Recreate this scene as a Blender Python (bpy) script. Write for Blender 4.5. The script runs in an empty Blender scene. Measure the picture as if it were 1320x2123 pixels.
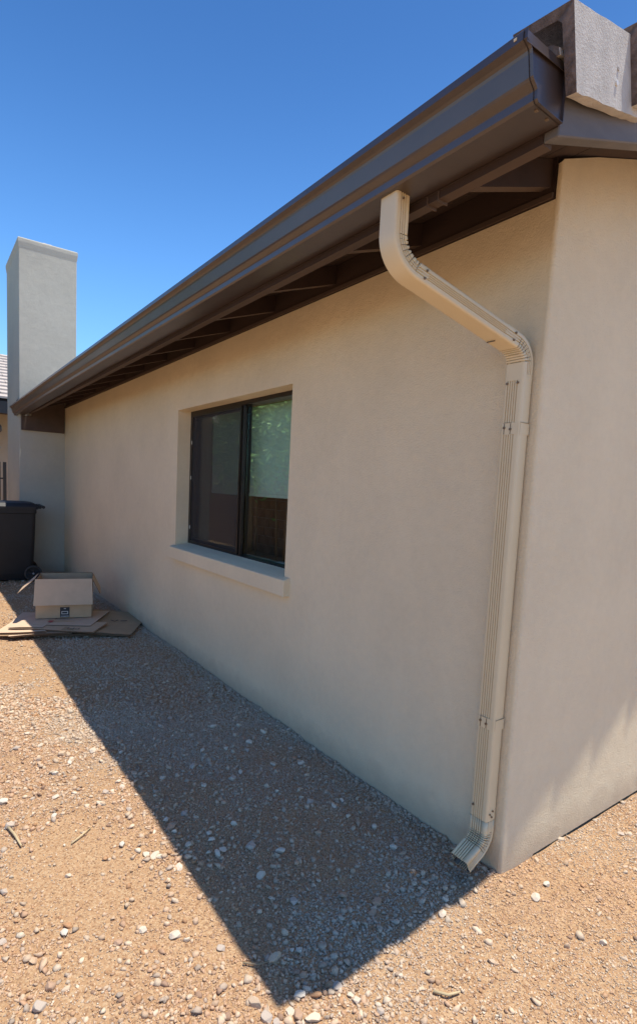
import bpy, bmesh, math, random
import numpy as np
from mathutils import Vector, Matrix

random.seed(7)
rng = np.random.default_rng(11)
sc = bpy.context.scene
COL = sc.collection

# ------------------------------------------------------------------ camera, sky, sun, exposure
cam_d = bpy.data.cameras.new("camera")
cam = bpy.data.objects.new("camera", cam_d)
COL.objects.link(cam)
cam_d.sensor_fit = 'VERTICAL'
cam_d.sensor_height = 36.0
cam_d.lens = 36.0 * 1128.16 / 2123.0
cam_d.shift_y = 64.94 / 2123.0
cam_d.clip_end = 2000
cam_d.clip_start = 0.05
yaw, pitch, roll = 0.632924, -0.0970042, 0.0492346
f_ = Vector((math.sin(yaw) * math.cos(pitch), math.cos(yaw) * math.cos(pitch), math.sin(pitch)))
r_ = Vector((math.cos(yaw), -math.sin(yaw), 0))
u_ = r_.cross(f_)
r2 = r_ * math.cos(roll) + u_ * math.sin(roll)
u2 = -r_ * math.sin(roll) + u_ * math.cos(roll)
M = Matrix(((r2.x, u2.x, -f_.x), (r2.y, u2.y, -f_.y), (r2.z, u2.z, -f_.z)))
CAM = Vector((-1.7878, -1.1425, 1.45))
cam.matrix_world = Matrix.Translation(CAM) @ M.to_4x4()
sc.camera = cam

TOSUN = Vector((0.134, -0.130, 1.0)).normalized()
world = bpy.data.worlds.new("World")
sc.world = world
world.use_nodes = True
wn = world.node_tree
wn.nodes.clear()
sky = wn.nodes.new("ShaderNodeTexSky")
sky.sky_type = 'NISHITA'
sky.sun_disc = False
sky.sun_elevation = math.asin(TOSUN.z)
sky.sun_rotation = math.atan2(TOSUN.x, TOSUN.y)
sky.altitude = 300
sky.air_density = 1.0
sky.dust_density = 0.6
sky.ozone_density = 4.0
hs = wn.nodes.new("ShaderNodeHueSaturation")
hs.inputs['Saturation'].default_value = 1.2
hs.inputs['Value'].default_value = 1.0
bg = wn.nodes.new("ShaderNodeBackground")
bg.inputs['Strength'].default_value = 0.15
wo = wn.nodes.new("ShaderNodeOutputWorld")
wn.links.new(sky.outputs[0], hs.inputs['Color'])
# desert sky: paler near the horizon, deepening smoothly and evenly with height all round
geo_w = wn.nodes.new("ShaderNodeTexCoord")
sep_w = wn.nodes.new("ShaderNodeSeparateXYZ")
wn.links.new(geo_w.outputs['Generated'], sep_w.inputs[0])
rmp = wn.nodes.new("ShaderNodeValToRGB")
rmp.color_ramp.interpolation = 'EASE'
rmp.color_ramp.elements[0].position = 0.22
rmp.color_ramp.elements[0].color = (0.86, 0.95, 1.0, 1)
rmp.color_ramp.elements[1].position = 0.70
rmp.color_ramp.elements[1].color = (0.42, 0.53, 0.62, 1)
wn.links.new(sep_w.outputs['Z'], rmp.inputs['Fac'])
mul_w = wn.nodes.new("ShaderNodeMix")
mul_w.data_type = 'RGBA'
mul_w.blend_type = 'MULTIPLY'
mul_w.inputs[0].default_value = 1.0
wn.links.new(hs.outputs[0], mul_w.inputs[6])
wn.links.new(rmp.outputs[0], mul_w.inputs[7])
wn.links.new(mul_w.outputs[2], bg.inputs['Color'])
wn.links.new(bg.outputs[0], wo.inputs['Surface'])

sun_d = bpy.data.lights.new("sun", 'SUN')
sun_d.energy = 3.5
sun_d.angle = math.radians(0.5)
sun_d.color = (1.0, 0.935, 0.82)
sun = bpy.data.objects.new("sun", sun_d)
COL.objects.link(sun)
sun.rotation_euler = TOSUN.to_track_quat('Z', 'Y').to_euler()
sun.location = (2, -2, 12)

sc.view_settings.view_transform = 'Standard'
sc.view_settings.look = 'None'
sc.view_settings.gamma = 1.0
sc.view_settings.exposure = 0.75
sc.view_settings.use_curve_mapping = False
sc.render.engine = 'CYCLES'
sc.cycles.max_bounces = 10
sc.cycles.diffuse_bounces = 6


# ------------------------------------------------------------------ materials
def nmat(name):
    m = bpy.data.materials.new(name)
    m.use_nodes = True
    nt = m.node_tree
    b = nt.nodes["Principled BSDF"]
    return m, nt, b


def N(nt, t, **kw):
    n = nt.nodes.new(t)
    for k, v in kw.items():
        if k in n.inputs.keys():
            n.inputs[k].default_value = v
        else:
            setattr(n, k, v)
    return n


def mat(name, col, rough=0.7, metal=0.0, var=0.12, vscale=3.0, bump=0.0, bscale=60.0, bdist=0.002,
        col2=None, spec=0.5, stretch=None, detail=6.0, coat=0.0):
    """solid colour varied by noise, with fine bump"""
    m, nt, b = nmat(name)
    tc = N(nt, "ShaderNodeTexCoord")
    src = tc.outputs['Object']
    if stretch:
        mp = N(nt, "ShaderNodeMapping")
        mp.inputs['Scale'].default_value = stretch
        nt.links.new(src, mp.inputs['Vector'])
        src = mp.outputs[0]
    nz = N(nt, "ShaderNodeTexNoise", Scale=vscale, Detail=detail, Roughness=0.6)
    nt.links.new(src, nz.inputs['Vector'])
    rp = N(nt, "ShaderNodeValToRGB")
    c2 = col2 if col2 else tuple(c * (1 - var) for c in col)
    c1 = col if col2 else tuple(min(1, c * (1 + var)) for c in col)
    rp.color_ramp.elements[0].position = 0.32
    rp.color_ramp.elements[1].position = 0.68
    rp.color_ramp.elements[0].color = (*c2, 1)
    rp.color_ramp.elements[1].color = (*c1, 1)
    nt.links.new(nz.outputs['Fac'], rp.inputs['Fac'])
    nt.links.new(rp.outputs[0], b.inputs['Base Color'])
    b.inputs['Roughness'].default_value = rough
    b.inputs['Metallic'].default_value = metal
    b.inputs['Specular IOR Level'].default_value = spec
    b.inputs['Coat Weight'].default_value = coat
    if bump > 0:
        n2 = N(nt, "ShaderNodeTexNoise", Scale=bscale, Detail=5.0, Roughness=0.65)
        nt.links.new(src, n2.inputs['Vector'])
        bp = N(nt, "ShaderNodeBump", Strength=bump, Distance=bdist)
        nt.links.new(n2.outputs['Fac'], bp.inputs['Height'])
        nt.links.new(bp.outputs[0], b.inputs['Normal'])
    return m


def stucco(name, col, seed=0.0):
    m, nt, b = nmat(name)
    tc = N(nt, "ShaderNodeTexCoord")
    # large mottling from uneven paint
    n1 = N(nt, "ShaderNodeTexNoise", Scale=1.3, Detail=5.0, Roughness=0.6)
    n2 = N(nt, "ShaderNodeTexNoise", Scale=22.0, Detail=6.0, Roughness=0.7)
    mx = N(nt, "ShaderNodeMath", operation='MULTIPLY_ADD')
    mx.inputs[1].default_value = 0.45
    nt.links.new(tc.outputs['Object'], n1.inputs['Vector'])
    nt.links.new(tc.outputs['Object'], n2.inputs['Vector'])
    nt.links.new(n2.outputs['Fac'], mx.inputs[0])
    nt.links.new(n1.outputs['Fac'], mx.inputs[2])
    rp = N(nt, "ShaderNodeValToRGB")
    rp.color_ramp.elements[0].position = 0.5
    rp.color_ramp.elements[1].position = 0.95
    rp.color_ramp.elements[0].color = (*[c * 0.91 for c in col], 1)
    rp.color_ramp.elements[1].color = (*[c * 1.05 for c in col], 1)
    nt.links.new(mx.outputs[0], rp.inputs['Fac'])
    # dust splashed up from the ground on the lowest centimetres
    sp = N(nt, "ShaderNodeSeparateXYZ")
    nt.links.new(tc.outputs['Object'], sp.inputs[0])
    n3 = N(nt, "ShaderNodeTexNoise", Scale=9.0, Detail=5.0, Roughness=0.7)
    nt.links.new(tc.outputs['Object'], n3.inputs['Vector'])
    ad = N(nt, "ShaderNodeMath", operation='MULTIPLY_ADD')
    ad.inputs[1].default_value = -0.16
    nt.links.new(n3.outputs['Fac'], ad.inputs[0])
    nt.links.new(sp.outputs['Z'], ad.inputs[2])
    mr = N(nt, "ShaderNodeMapRange")
    mr.inputs['From Min'].default_value = -0.06
    mr.inputs['From Max'].default_value = 0.07
    mr.inputs['To Min'].default_value = 0.45
    mr.inputs['To Max'].default_value = 0.0
    nt.links.new(ad.outputs[0], mr.inputs['Value'])
    mc = N(nt, "ShaderNodeMix", data_type='RGBA')
    nt.links.new(mr.outputs[0], mc.inputs['Factor'])
    nt.links.new(rp.outputs[0], mc.inputs[6])
    mc.inputs[7].default_value = (0.40, 0.28, 0.19, 1)
    # sparse scuffs
    v = N(nt, "ShaderNodeTexVoronoi", Scale=2.3)
    mp = N(nt, "ShaderNodeMapping")
    mp.inputs['Scale'].default_value = (1.0, 1.0, 0.6)
    mp.inputs['Location'].default_value = (seed, seed * 2.1, 0.3)
    nt.links.new(tc.outputs['Object'], mp.inputs['Vector'])
    nt.links.new(mp.outputs[0], v.inputs['Vector'])
    lt = N(nt, "ShaderNodeMapRange")
    lt.inputs['From Min'].default_value = 0.012
    lt.inputs['From Max'].default_value = 0.022
    lt.inputs['To Min'].default_value = 0.45
    lt.inputs['To Max'].default_value = 0.0
    nt.links.new(v.outputs['Distance'], lt.inputs['Value'])
    m2 = N(nt, "ShaderNodeMix", data_type='RGBA')
    nt.links.new(lt.outputs[0], m2.inputs['Factor'])
    nt.links.new(mc.outputs[2], m2.inputs[6])
    m2.inputs[7].default_value = (0.22, 0.16, 0.11, 1)
    nt.links.new(m2.outputs[2], b.inputs['Base Color'])
    b.inputs['Roughness'].default_value = 0.9
    b.inputs['Specular IOR Level'].default_value = 0.25
    # sand-float texture: grains plus soft trowel waves
    g1 = N(nt, "ShaderNodeTexNoise", Scale=130.0, Detail=4.0, Roughness=0.7)
    g2 = N(nt, "ShaderNodeTexNoise", Scale=9.0, Detail=4.0, Roughness=0.55)
    for g in (g1, g2):
        nt.links.new(tc.outputs['Object'], g.inputs['Vector'])
    b1 = N(nt, "ShaderNodeBump", Strength=0.9, Distance=0.0052)
    b2 = N(nt, "ShaderNodeBump", Strength=0.35, Distance=0.02)
    nt.links.new(g2.outputs['Fac'], b2.inputs['Height'])
    nt.links.new(g1.outputs['Fac'], b1.inputs['Height'])
    nt.links.new(b2.outputs[0], b1.inputs['Normal'])
    nt.links.new(b1.outputs[0], b.inputs['Normal'])
    return m


def attr_mat(name, rough=0.95, bump=0.4, bscale=300.0, bdist=0.0015):
    m, nt, b = nmat(name)
    at = N(nt, "ShaderNodeAttribute", attribute_name='tint')
    tc = N(nt, "ShaderNodeTexCoord")
    nz = N(nt, "ShaderNodeTexNoise", Scale=180.0, Detail=4.0)
    nt.links.new(tc.outputs['Object'], nz.inputs['Vector'])
    mr = N(nt, "ShaderNodeMapRange")
    mr.inputs['To Min'].default_value = 0.7
    mr.inputs['To Max'].default_value = 1.3
    nt.links.new(nz.outputs['Fac'], mr.inputs['Value'])
    vm = N(nt, "ShaderNodeVectorMath", operation='SCALE')
    nt.links.new(at.outputs['Color'], vm.inputs[0])
    nt.links.new(mr.outputs[0], vm.inputs['Scale'])
    nt.links.new(vm.outputs[0], b.inputs['Base Color'])
    b.inputs['Roughness'].default_value = rough
    b.inputs['Specular IOR Level'].default_value = 0.2
    n2 = N(nt, "ShaderNodeTexNoise", Scale=bscale, Detail=3.0)
    nt.links.new(tc.outputs['Object'], n2.inputs['Vector'])
    bp = N(nt, "ShaderNodeBump", Strength=bump, Distance=bdist)
    nt.links.new(n2.outputs['Fac'], bp.inputs['Height'])
    nt.links.new(bp.outputs[0], b.inputs['Normal'])
    return m


def dirt_material():
    m, nt, b = nmat("desert_dirt")
    tc = N(nt, "ShaderNodeTexCoord")
    big = N(nt, "ShaderNodeTexNoise", Scale=1.6, Detail=6.0, Roughness=0.62, Distortion=0.4)
    med = N(nt, "ShaderNodeTexNoise", Scale=14.0, Detail=6.0, Roughness=0.7)
    fine = N(nt, "ShaderNodeTexNoise", Scale=260.0, Detail=4.0, Roughness=0.7)
    vor = N(nt, "ShaderNodeTexVoronoi", Scale=170.0)
    for n in (big, med, fine, vor):
        nt.links.new(tc.outputs['Object'], n.inputs['Vector'])
    rp = N(nt, "ShaderNodeValToRGB")
    e = rp.color_ramp.elements
    e[0].position, e[0].color = 0.40, (0.33, 0.135, 0.055, 1)
    e[1].position, e[1].color = 0.62, (0.43, 0.265, 0.145, 1)
    x = e.new(0.52)
    x.color = (0.385, 0.195, 0.092, 1)
    a1 = N(nt, "ShaderNodeMath", operation='MULTIPLY_ADD')
    a1.inputs[1].default_value = 0.35
    a2 = N(nt, "ShaderNodeMath", operation='MULTIPLY_ADD')
    a2.inputs[1].default_value = 0.65
    nt.links.new(med.outputs['Fac'], a1.inputs[0])
    nt.links.new(big.outputs['Fac'], a2.inputs[0])
    nt.links.new(a1.outputs[0], a2.inputs[2])
    nt.links.new(a2.outputs[0], rp.inputs['Fac'])
    # grit: every voronoi cell a grain, some of them pale
    gr = N(nt, "ShaderNodeSeparateColor")
    nt.links.new(vor.outputs['Color'], gr.inputs[0])
    th = N(nt, "ShaderNodeMapRange")
    th.inputs['From Min'].default_value = 0.62
    th.inputs['From Max'].default_value = 0.70
    th.inputs['To Max'].default_value = 0.75
    nt.links.new(gr.outputs[0], th.inputs['Value'])
    mc = N(nt, "ShaderNodeMix", data_type='RGBA')
    nt.links.new(th.outputs[0], mc.inputs['Factor'])
    nt.links.new(rp.outputs[0], mc.inputs[6])
    mc.inputs[7].default_value = (0.53, 0.37, 0.22, 1)
    th2 = N(nt, "ShaderNodeMapRange")
    th2.inputs['From Min'].default_value = 0.80
    th2.inputs['From Max'].default_value = 0.86
    th2.inputs['To Max'].default_value = 0.6
    nt.links.new(gr.outputs[1], th2.inputs['Value'])
    mc2 = N(nt, "ShaderNodeMix", data_type='RGBA')
    nt.links.new(th2.outputs[0], mc2.inputs['Factor'])
    nt.links.new(mc.outputs[2], mc2.inputs[6])
    mc2.inputs[7].default_value = (0.20, 0.10, 0.055, 1)
    nt.links.new(mc2.outputs[2], b.inputs['Base Color'])
    b.inputs['Roughness'].default_value = 0.97
    b.inputs['Specular IOR Level'].default_value = 0.15
    b1 = N(nt, "ShaderNodeBump", Strength=0.8, Distance=0.004)
    b2 = N(nt, "ShaderNodeBump", Strength=0.8, Distance=0.012)
    iv = N(nt, "ShaderNodeMath", operation='SUBTRACT')
    iv.inputs[0].default_value = 1.0
    nt.links.new(vor.outputs['Distance'], iv.inputs[1])
    nt.links.new(med.outputs['Fac'], b2.inputs['Height'])
    nt.links.new(iv.outputs[0], b1.inputs['Height'])
    nt.links.new(b2.outputs[0], b1.inputs['Normal'])
    nt.links.new(b1.outputs[0], b.inputs['Normal'])
    return m


M_STUCCO = stucco("tan_stucco", (0.81, 0.68, 0.475), 0.4)
M_CHIM = stucco("grey_tan_stucco", (0.53, 0.50, 0.415), 1.7)
M_NEIGH = stucco("neighbour_stucco", (0.60, 0.52, 0.40), 2.9)
M_DIRT = dirt_material()
M_STONE = attr_mat("gravel_stone")
M_GUT = mat("brown_gutter_enamel", (0.058, 0.040, 0.034), 0.34, 0.0, 0.10, 9.0, 0.25, 5.0, 0.006, spec=0.9)
M_GUTIN = mat("gutter_inside", (0.06, 0.06, 0.065), 0.4, 0.0, 0.1, 3.0)
M_BEIGE = mat("beige_enamel", (0.68, 0.565, 0.37), 0.42, 0.0, 0.03, 4.0, 0.10, 12.0, 0.002, spec=0.5)
M_DARKLINE = mat("dark_line", (0.10, 0.07, 0.05), 0.6)  # dark brown for the thin crimp and seam lines
M_SCREW = mat("screw_head", (0.20, 0.14, 0.09), 0.45, 0.4)
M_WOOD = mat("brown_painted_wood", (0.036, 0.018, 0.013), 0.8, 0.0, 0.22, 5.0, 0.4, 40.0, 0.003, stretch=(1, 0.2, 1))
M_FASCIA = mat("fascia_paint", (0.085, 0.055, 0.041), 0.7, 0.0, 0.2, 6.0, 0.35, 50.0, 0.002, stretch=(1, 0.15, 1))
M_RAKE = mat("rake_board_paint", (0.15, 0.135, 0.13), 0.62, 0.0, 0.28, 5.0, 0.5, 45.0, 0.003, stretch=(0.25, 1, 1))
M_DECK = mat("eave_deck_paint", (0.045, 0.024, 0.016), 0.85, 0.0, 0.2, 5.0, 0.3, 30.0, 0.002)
M_TILE = mat("grey_concrete_tile", (0.55, 0.515, 0.47), 0.93, 0.0, 0.13, 16.0, 0.85, 130.0, 0.0035, spec=0.2)
M_TILEDGE = mat("raw_tile_edge", (0.17, 0.13, 0.115), 0.95, 0.0, 0.35, 40.0, 1.0, 120.0, 0.006, spec=0.15)
M_MORTAR = mat("mortar", (0.45, 0.42, 0.39), 0.95, 0.0, 0.2, 20.0, 0.8, 80.0, 0.004)
M_FRAME = mat("bronze_window_frame", (0.022, 0.017, 0.015), 0.35, 0.3, 0.1, 5.0)
M_BLIND = mat("pale_roller_fabric", (0.66, 0.76, 0.74), 0.8, 0.0, 0.04, 8.0)
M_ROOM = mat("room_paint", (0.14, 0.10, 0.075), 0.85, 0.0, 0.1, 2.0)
M_CARD = mat("cardboard", (0.56, 0.385, 0.235), 0.85, 0.0, 0.07, 9.0, 0.15, 90.0, 0.001)
M_CARD2 = mat("pale_cardboard", (0.62, 0.455, 0.31), 0.85, 0.0, 0.06, 9.0, 0.15, 90.0, 0.001)
M_CARD3 = mat("brown_cardboard", (0.42, 0.28, 0.155), 0.85, 0.0, 0.10, 7.0, 0.15, 90.0, 0.001)
M_CARDEDGE = mat("cardboard_flute_edge", (0.20, 0.125, 0.075), 0.9, 0.0, 0.4, 160.0)
M_INK = mat("black_print", (0.035, 0.035, 0.04), 0.6)
M_WHITEINK = mat("white_print", (0.62, 0.60, 0.58), 0.6)
M_RED = mat("red_tape", (0.45, 0.06, 0.06), 0.5)
M_BIN = mat("black_bin_plastic", (0.012, 0.012, 0.014), 0.55, 0.0, 0.15, 8.0, 0.15, 120.0, 0.001)
M_WHEEL = mat("wheel_rubber", (0.05, 0.048, 0.046), 0.7)
M_WHEELHUB = mat("grey_hub", (0.35, 0.35, 0.36), 0.4)
M_METALRED = mat("dark_red_gate_panel", (0.11, 0.035, 0.035), 0.6, 0.0, 0.15, 6.0)
M_BLACK = mat("black_metal", (0.02, 0.02, 0.022), 0.45)
M_BLOCK = mat("brown_block", (0.24, 0.15, 0.10), 0.95, 0.0, 0.2, 4.0, 0.6, 80.0, 0.004, spec=0.2)
M_BARK = mat("cane", (0.30, 0.22, 0.13), 0.6, 0.0, 0.2, 12.0)
M_TRUNK = mat("bark", (0.16, 0.11, 0.075), 0.95, 0.0, 0.3, 14.0, 0.9, 40.0, 0.01)
M_LEAF = mat("leaf_green", (0.20, 0.34, 0.08), 0.5, 0.0, 0.35, 2.0, spec=0.4)
M_LEAF2 = mat("leaf_pale_green", (0.28, 0.42, 0.13), 0.5, 0.0, 0.3, 2.0, spec=0.4)
M_WHITE = mat("white_plastic", (0.7, 0.7, 0.68), 0.5)
M_PALEROOF = mat("pale_roof_tile", (0.50, 0.43, 0.38), 0.9, 0.0, 0.1, 6.0)
M_STRAW = mat("dry_wood", (0.55, 0.42, 0.24), 0.8, 0.0, 0.2, 20.0)
M_SILL = M_STUCCO

# window glass: thin pane, sharp reflection over a slightly green see-through
M_GLASS, nt, b = nmat("window_glass")
nt.nodes.remove(b)
tr = N(nt, "ShaderNodeBsdfTransparent")
tr.inputs[0].default_value = (0.90, 0.97, 0.93, 1)
gl = N(nt, "ShaderNodeBsdfGlossy")
gl.inputs['Roughness'].default_value = 0.004
gl.inputs['Color'].default_value = (0.95, 1.0, 0.97, 1)
# Schlick term from the unsigned view angle, the same for both faces of the pane
geo = N(nt, "ShaderNodeNewGeometry")
dt = N(nt, "ShaderNodeVectorMath", operation='DOT_PRODUCT')
nt.links.new(geo.outputs['Incoming'], dt.inputs[0])
nt.links.new(geo.outputs['Normal'], dt.inputs[1])
ab = N(nt, "ShaderNodeMath", operation='ABSOLUTE')
nt.links.new(dt.outputs['Value'], ab.inputs[0])
om = N(nt, "ShaderNodeMath", operation='SUBTRACT')
om.inputs[0].default_value = 1.0
nt.links.new(ab.outputs[0], om.inputs[1])
p5 = N(nt, "ShaderNodeMath", operation='POWER')
p5.inputs[1].default_value = 4.0
nt.links.new(om.outputs[0], p5.inputs[0])
fr = N(nt, "ShaderNodeMath", operation='MULTIPLY_ADD')
fr.inputs[1].default_value = 0.90
fr.inputs[2].default_value = 0.15
nt.links.new(p5.outputs[0], fr.inputs[0])
mxs = N(nt, "ShaderNodeMixShader")
nt.links.new(fr.outputs[0], mxs.inputs[0])
nt.links.new(tr.outputs[0], mxs.inputs[1])
nt.links.new(gl.outputs[0], mxs.inputs[2])
nt.links.new(mxs.outputs[0], nt.nodes["Material Output"].inputs[0])
# insect screen: fine dark weave that lets part of the light through
M_SCREEN, nt, b = nmat("insect_screen")
b.inputs['Base Color'].default_value = (0.045, 0.042, 0.045, 1)
b.inputs['Roughness'].default_value = 0.6
tr = N(nt, "ShaderNodeBsdfTransparent")
mxs = N(nt, "ShaderNodeMixShader")
mxs.inputs[0].default_value = 0.36
nt.links.new(tr.outputs[0], mxs.inputs[1])
nt.links.new(b.outputs[0], mxs.inputs[2])
nt.links.new(mxs.outputs[0], nt.nodes["Material Output"].inputs[0])


# ------------------------------------------------------------------ helpers
def tag(o, label=None, cat=None, group=None, kind=None):
    if label: o["label"] = label
    if cat: o["category"] = cat
    if group: o["group"] = group
    if kind: o["kind"] = kind
    return o


def empty(name, loc=(0, 0, 0), rz=0.0, label=None, cat=None, group=None):
    o = bpy.data.objects.new(name, None)
    o.empty_display_size = 0.1
    o.location = loc
    o.rotation_euler = (0, 0, rz)
    COL.objects.link(o)
    return tag(o, label, cat, group)


def link(name, me, mats, parent=None, smooth=False, loc=None):
    o = bpy.data.objects.new(name, me)
    if not isinstance(mats, (list, tuple)):
        mats = [mats]
    if len(me.materials) == 0:
        for m in mats:
            me.materials.append(m)
    if smooth:
        for p in me.polygons:
            p.use_smooth = True
    COL.objects.link(o)
    if parent is not None:
        o.parent = parent
    if loc is not None:
        o.location = loc
    return o


def pyobj(name, verts, faces, mats, parent=None, smooth=False, loc=None, mi=None):
    me = bpy.data.meshes.new(name)
    me.from_pydata([tuple(v) for v in verts], [], faces)
    me.update()
    bm = bmesh.new()
    bm.from_mesh(me)
    bmesh.ops.recalc_face_normals(bm, faces=bm.faces)
    bm.to_mesh(me)
    bm.free()
    o = link(name, me, mats, parent, smooth, loc)
    if mi is not None:
        for p, i in zip(me.polygons, mi):
            p.material_index = i
    return o


def bmobj(name, bm, mats, parent=None, smooth=False, loc=None, bevel=0.0, segs=2):
    if bevel > 0:
        bmesh.ops.bevel(bm, geom=list(bm.edges), offset=bevel, segments=segs, affect='EDGES', profile=0.6,
                        clamp_overlap=True)
    me = bpy.data.meshes.new(name)
    bm.to_mesh(me)
    bm.free()
    return link(name, me, mats, parent, smooth, loc)


def add_box(bm, x0, x1, y0, y1, z0, z1, mi=0):
    vs = [bm.verts.new(p) for p in ((x0, y0, z0), (x1, y0, z0), (x1, y1, z0), (x0, y1, z0),
                                    (x0, y0, z1), (x1, y0, z1), (x1, y1, z1), (x0, y1, z1))]
    for f in ((0, 3, 2, 1), (4, 5, 6, 7), (0, 1, 5, 4), (1, 2, 6, 5), (2, 3, 7, 6), (3, 0, 4, 7)):
        fc = bm.faces.new([vs[i] for i in f])
        fc.material_index = mi
    return vs


def box(name, x0, x1, y0, y1, z0, z1, m, parent=None, bevel=0.0, segs=2, loc=None):
    bm = bmesh.new()
    add_box(bm, x0, x1, y0, y1, z0, z1)
    return bmobj(name, bm, m, parent, bevel=bevel, segs=segs, loc=loc)


def extrude_poly(name, pts, axis, a0, a1, m, parent=None, bevel=0.0, segs=2):
    """closed outline pts (2D) swept along axis 'x','y' or 'z' from a0 to a1"""
    def P(p, a):
        return {'x': (a, p[0], p[1]), 'y': (p[0], a, p[1]), 'z': (p[0], p[1], a)}[axis]
    bm = bmesh.new()
    A = [bm.verts.new(P(p, a0)) for p in pts]
    B = [bm.verts.new(P(p, a1)) for p in pts]
    bm.faces.new(A)
    bm.faces.new(B[::-1])
    n = len(pts)
    for i in range(n):
        bm.faces.new((A[i], B[i], B[(i + 1) % n], A[(i + 1) % n]))
    bmesh.ops.recalc_face_normals(bm, faces=bm.faces)
    return bmobj(name, bm, m, parent, bevel=bevel, segs=segs)


def tube(name, pts, rad, m, parent=None, sides=8, smooth=True, bm=None):
    own = bm is None
    if own:
        bm = bmesh.new()
    rings = []
    pts = [Vector(p) for p in pts]
    for i, p in enumerate(pts):
        t = (pts[min(i + 1, len(pts) - 1)] - pts[max(i - 1, 0)]).normalized()
        a = Vector((0, 0, 1)) if abs(t.z) < 0.9 else Vector((1, 0, 0))
        u = t.cross(a).normalized()
        v = t.cross(u)
        r = rad[i] if isinstance(rad, (list, tuple)) else rad
        rings.append([bm.verts.new(p + (u * math.cos(2 * math.pi * k / sides) + v * math.sin(2 * math.pi * k / sides)) * r)
                      for k in range(sides)])
    for a, b_ in zip(rings, rings[1:]):
        for k in range(sides):
            bm.faces.new((a[k], a[(k + 1) % sides], b_[(k + 1) % sides], b_[k]))
    bm.faces.new(rings[0][::-1])
    bm.faces.new(rings[-1])
    if own:
        return bmobj(name, bm, m, parent, smooth=smooth)


def vnoise(x, y, seed=0):
    """smooth value noise on numpy arrays"""
    xi = np.floor(x).astype(np.int64)
    yi = np.floor(y).astype(np.int64)
    fx = x - xi
    fy = y - yi
    fx = fx * fx * (3 - 2 * fx)
    fy = fy * fy * (3 - 2 * fy)

    def hsh(a, b):
        n = (a * 374761393 + b * 668265263 + seed * 1442695041) & 0x7fffffff
        n = ((n ^ (n >> 13)) * 1274126177) & 0x7fffffff
        return ((n ^ (n >> 16)) & 0xffff) / 65535.0
    return (hsh(xi, yi) * (1 - fx) + hsh(xi + 1, yi) * fx) * (1 - fy) + \
           (hsh(xi, yi + 1) * (1 - fx) + hsh(xi + 1, yi + 1) * fx) * fy


def fbm(x, y, seed=0, o=4):
    s = 0
    a = 0.5
    for i in range(o):
        s = s + a * vnoise(x * 2 ** i, y * 2 ** i, seed + i)
        a *= 0.5
    return s / (1 - 0.5 ** o)


def gh(x, y):
    """ground height; a little low against the walls' feet and never above them"""
    x = np.asarray(x, float)
    y = np.asarray(y, float)
    h = (fbm(x * 0.9 + 5, y * 0.9 + 3, 3) - 0.5) * 0.035 + (fbm(x * 7, y * 7, 9) - 0.5) * 0.018 + (vnoise(x * 21, y * 21, 31) - 0.5) * 0.005
    far = np.clip((np.hypot(x + 0.5, y - 3) - 9) / 8, 0, 1)
    return h * (1 - far) - 0.004


# ------------------------------------------------------------------ ground sheet
def axis_pts(lo, hi, step, far):
    a = list(np.arange(lo, hi + 1e-6, step))
    ext = []
    d = step
    v = hi
    while v < far:
        d *= 1.35
        v += d
        ext.append(v)
    pre = []
    d = step
    v = lo
    while v > -far:
        d *= 1.35
        v -= d
        pre.append(v)
    return np.array(pre[::-1] + a + ext)


gx = axis_pts(-3.0, 2.2, 0.022, 600)
gy = axis_pts(-1.6, 8.6, 0.030, 600)
GX, GY = np.meshgrid(gx, gy)
GZ = gh(GX, GY)
nx, ny = len(gx), len(gy)
co = np.stack([GX, GY, GZ], -1).reshape(-1, 3)
idx = np.arange(nx * ny).reshape(ny, nx)
quads = np.stack([idx[:-1, :-1], idx[:-1, 1:], idx[1:, 1:], idx[1:, :-1]], -1).reshape(-1, 4)


def npmesh(name, co, faces):
    me = bpy.data.meshes.new(name)
    nf, k = faces.shape
    me.vertices.add(len(co))
    me.vertices.foreach_set("co", co.astype(np.float32).ravel())
    me.loops.add(nf * k)
    me.loops.foreach_set("vertex_index", faces.astype(np.int32).ravel())
    me.polygons.add(nf)
    me.polygons.foreach_set("loop_start", np.arange(0, nf * k, k, dtype=np.int32))
    me.update(calc_edges=True)
    return me


gme = npmesh("ground", co, quads)
gme.polygons.foreach_set("use_smooth", np.ones(len(quads), bool))
ground = link("ground", gme, M_DIRT)
tag(ground, "bare reddish desert dirt with sandy patches around the house", None, kind="structure")

# ------------------------------------------------------------------ house
WALL_L = 7.93      # long wall runs along +Y from the corner at the origin
SL = 0.345         # roof rise per metre
house = empty("house", (0, 0, 0), 0, "single-storey tan stucco house with brown eave, grey tiled roof edge and tall chimney", "house")

# stucco shell: long wall with a real window opening, rounded corner, gable wall
WY0, WY1, WZ0, WZ1 = 1.628, 3.403, 0.885, 2.07
RV = 0.150
bm = bmesh.new()
R = 0.013
TOPL = 2.49


def grid_face(bm, P, us, vs, skip=None):
    V = {}
    for i, u in enumerate(us):
        for j, v in enumerate(vs):
            V[i, j] = bm.verts.new(P(u, v))
    for i in range(len(us) - 1):
        for j in range(len(vs) - 1):
            if skip and skip(0.5 * (us[i] + us[i + 1]), 0.5 * (vs[j] + vs[j + 1])):
                continue
            bm.faces.new((V[i, j], V[i + 1, j], V[i + 1, j + 1], V[i, j + 1]))
    return V


def linsp(a, b, n):
    return [a + (b - a) * i / n for i in range(n + 1)]


us = linsp(R, WY0, 8) + linsp(WY0, WY1, 6)[1:] + linsp(WY1, WALL_L, 10)[1:]
vs = linsp(-0.15, WZ0, 4) + linsp(WZ0, WZ1, 4)[1:] + linsp(WZ1, TOPL, 2)[1:]


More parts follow.
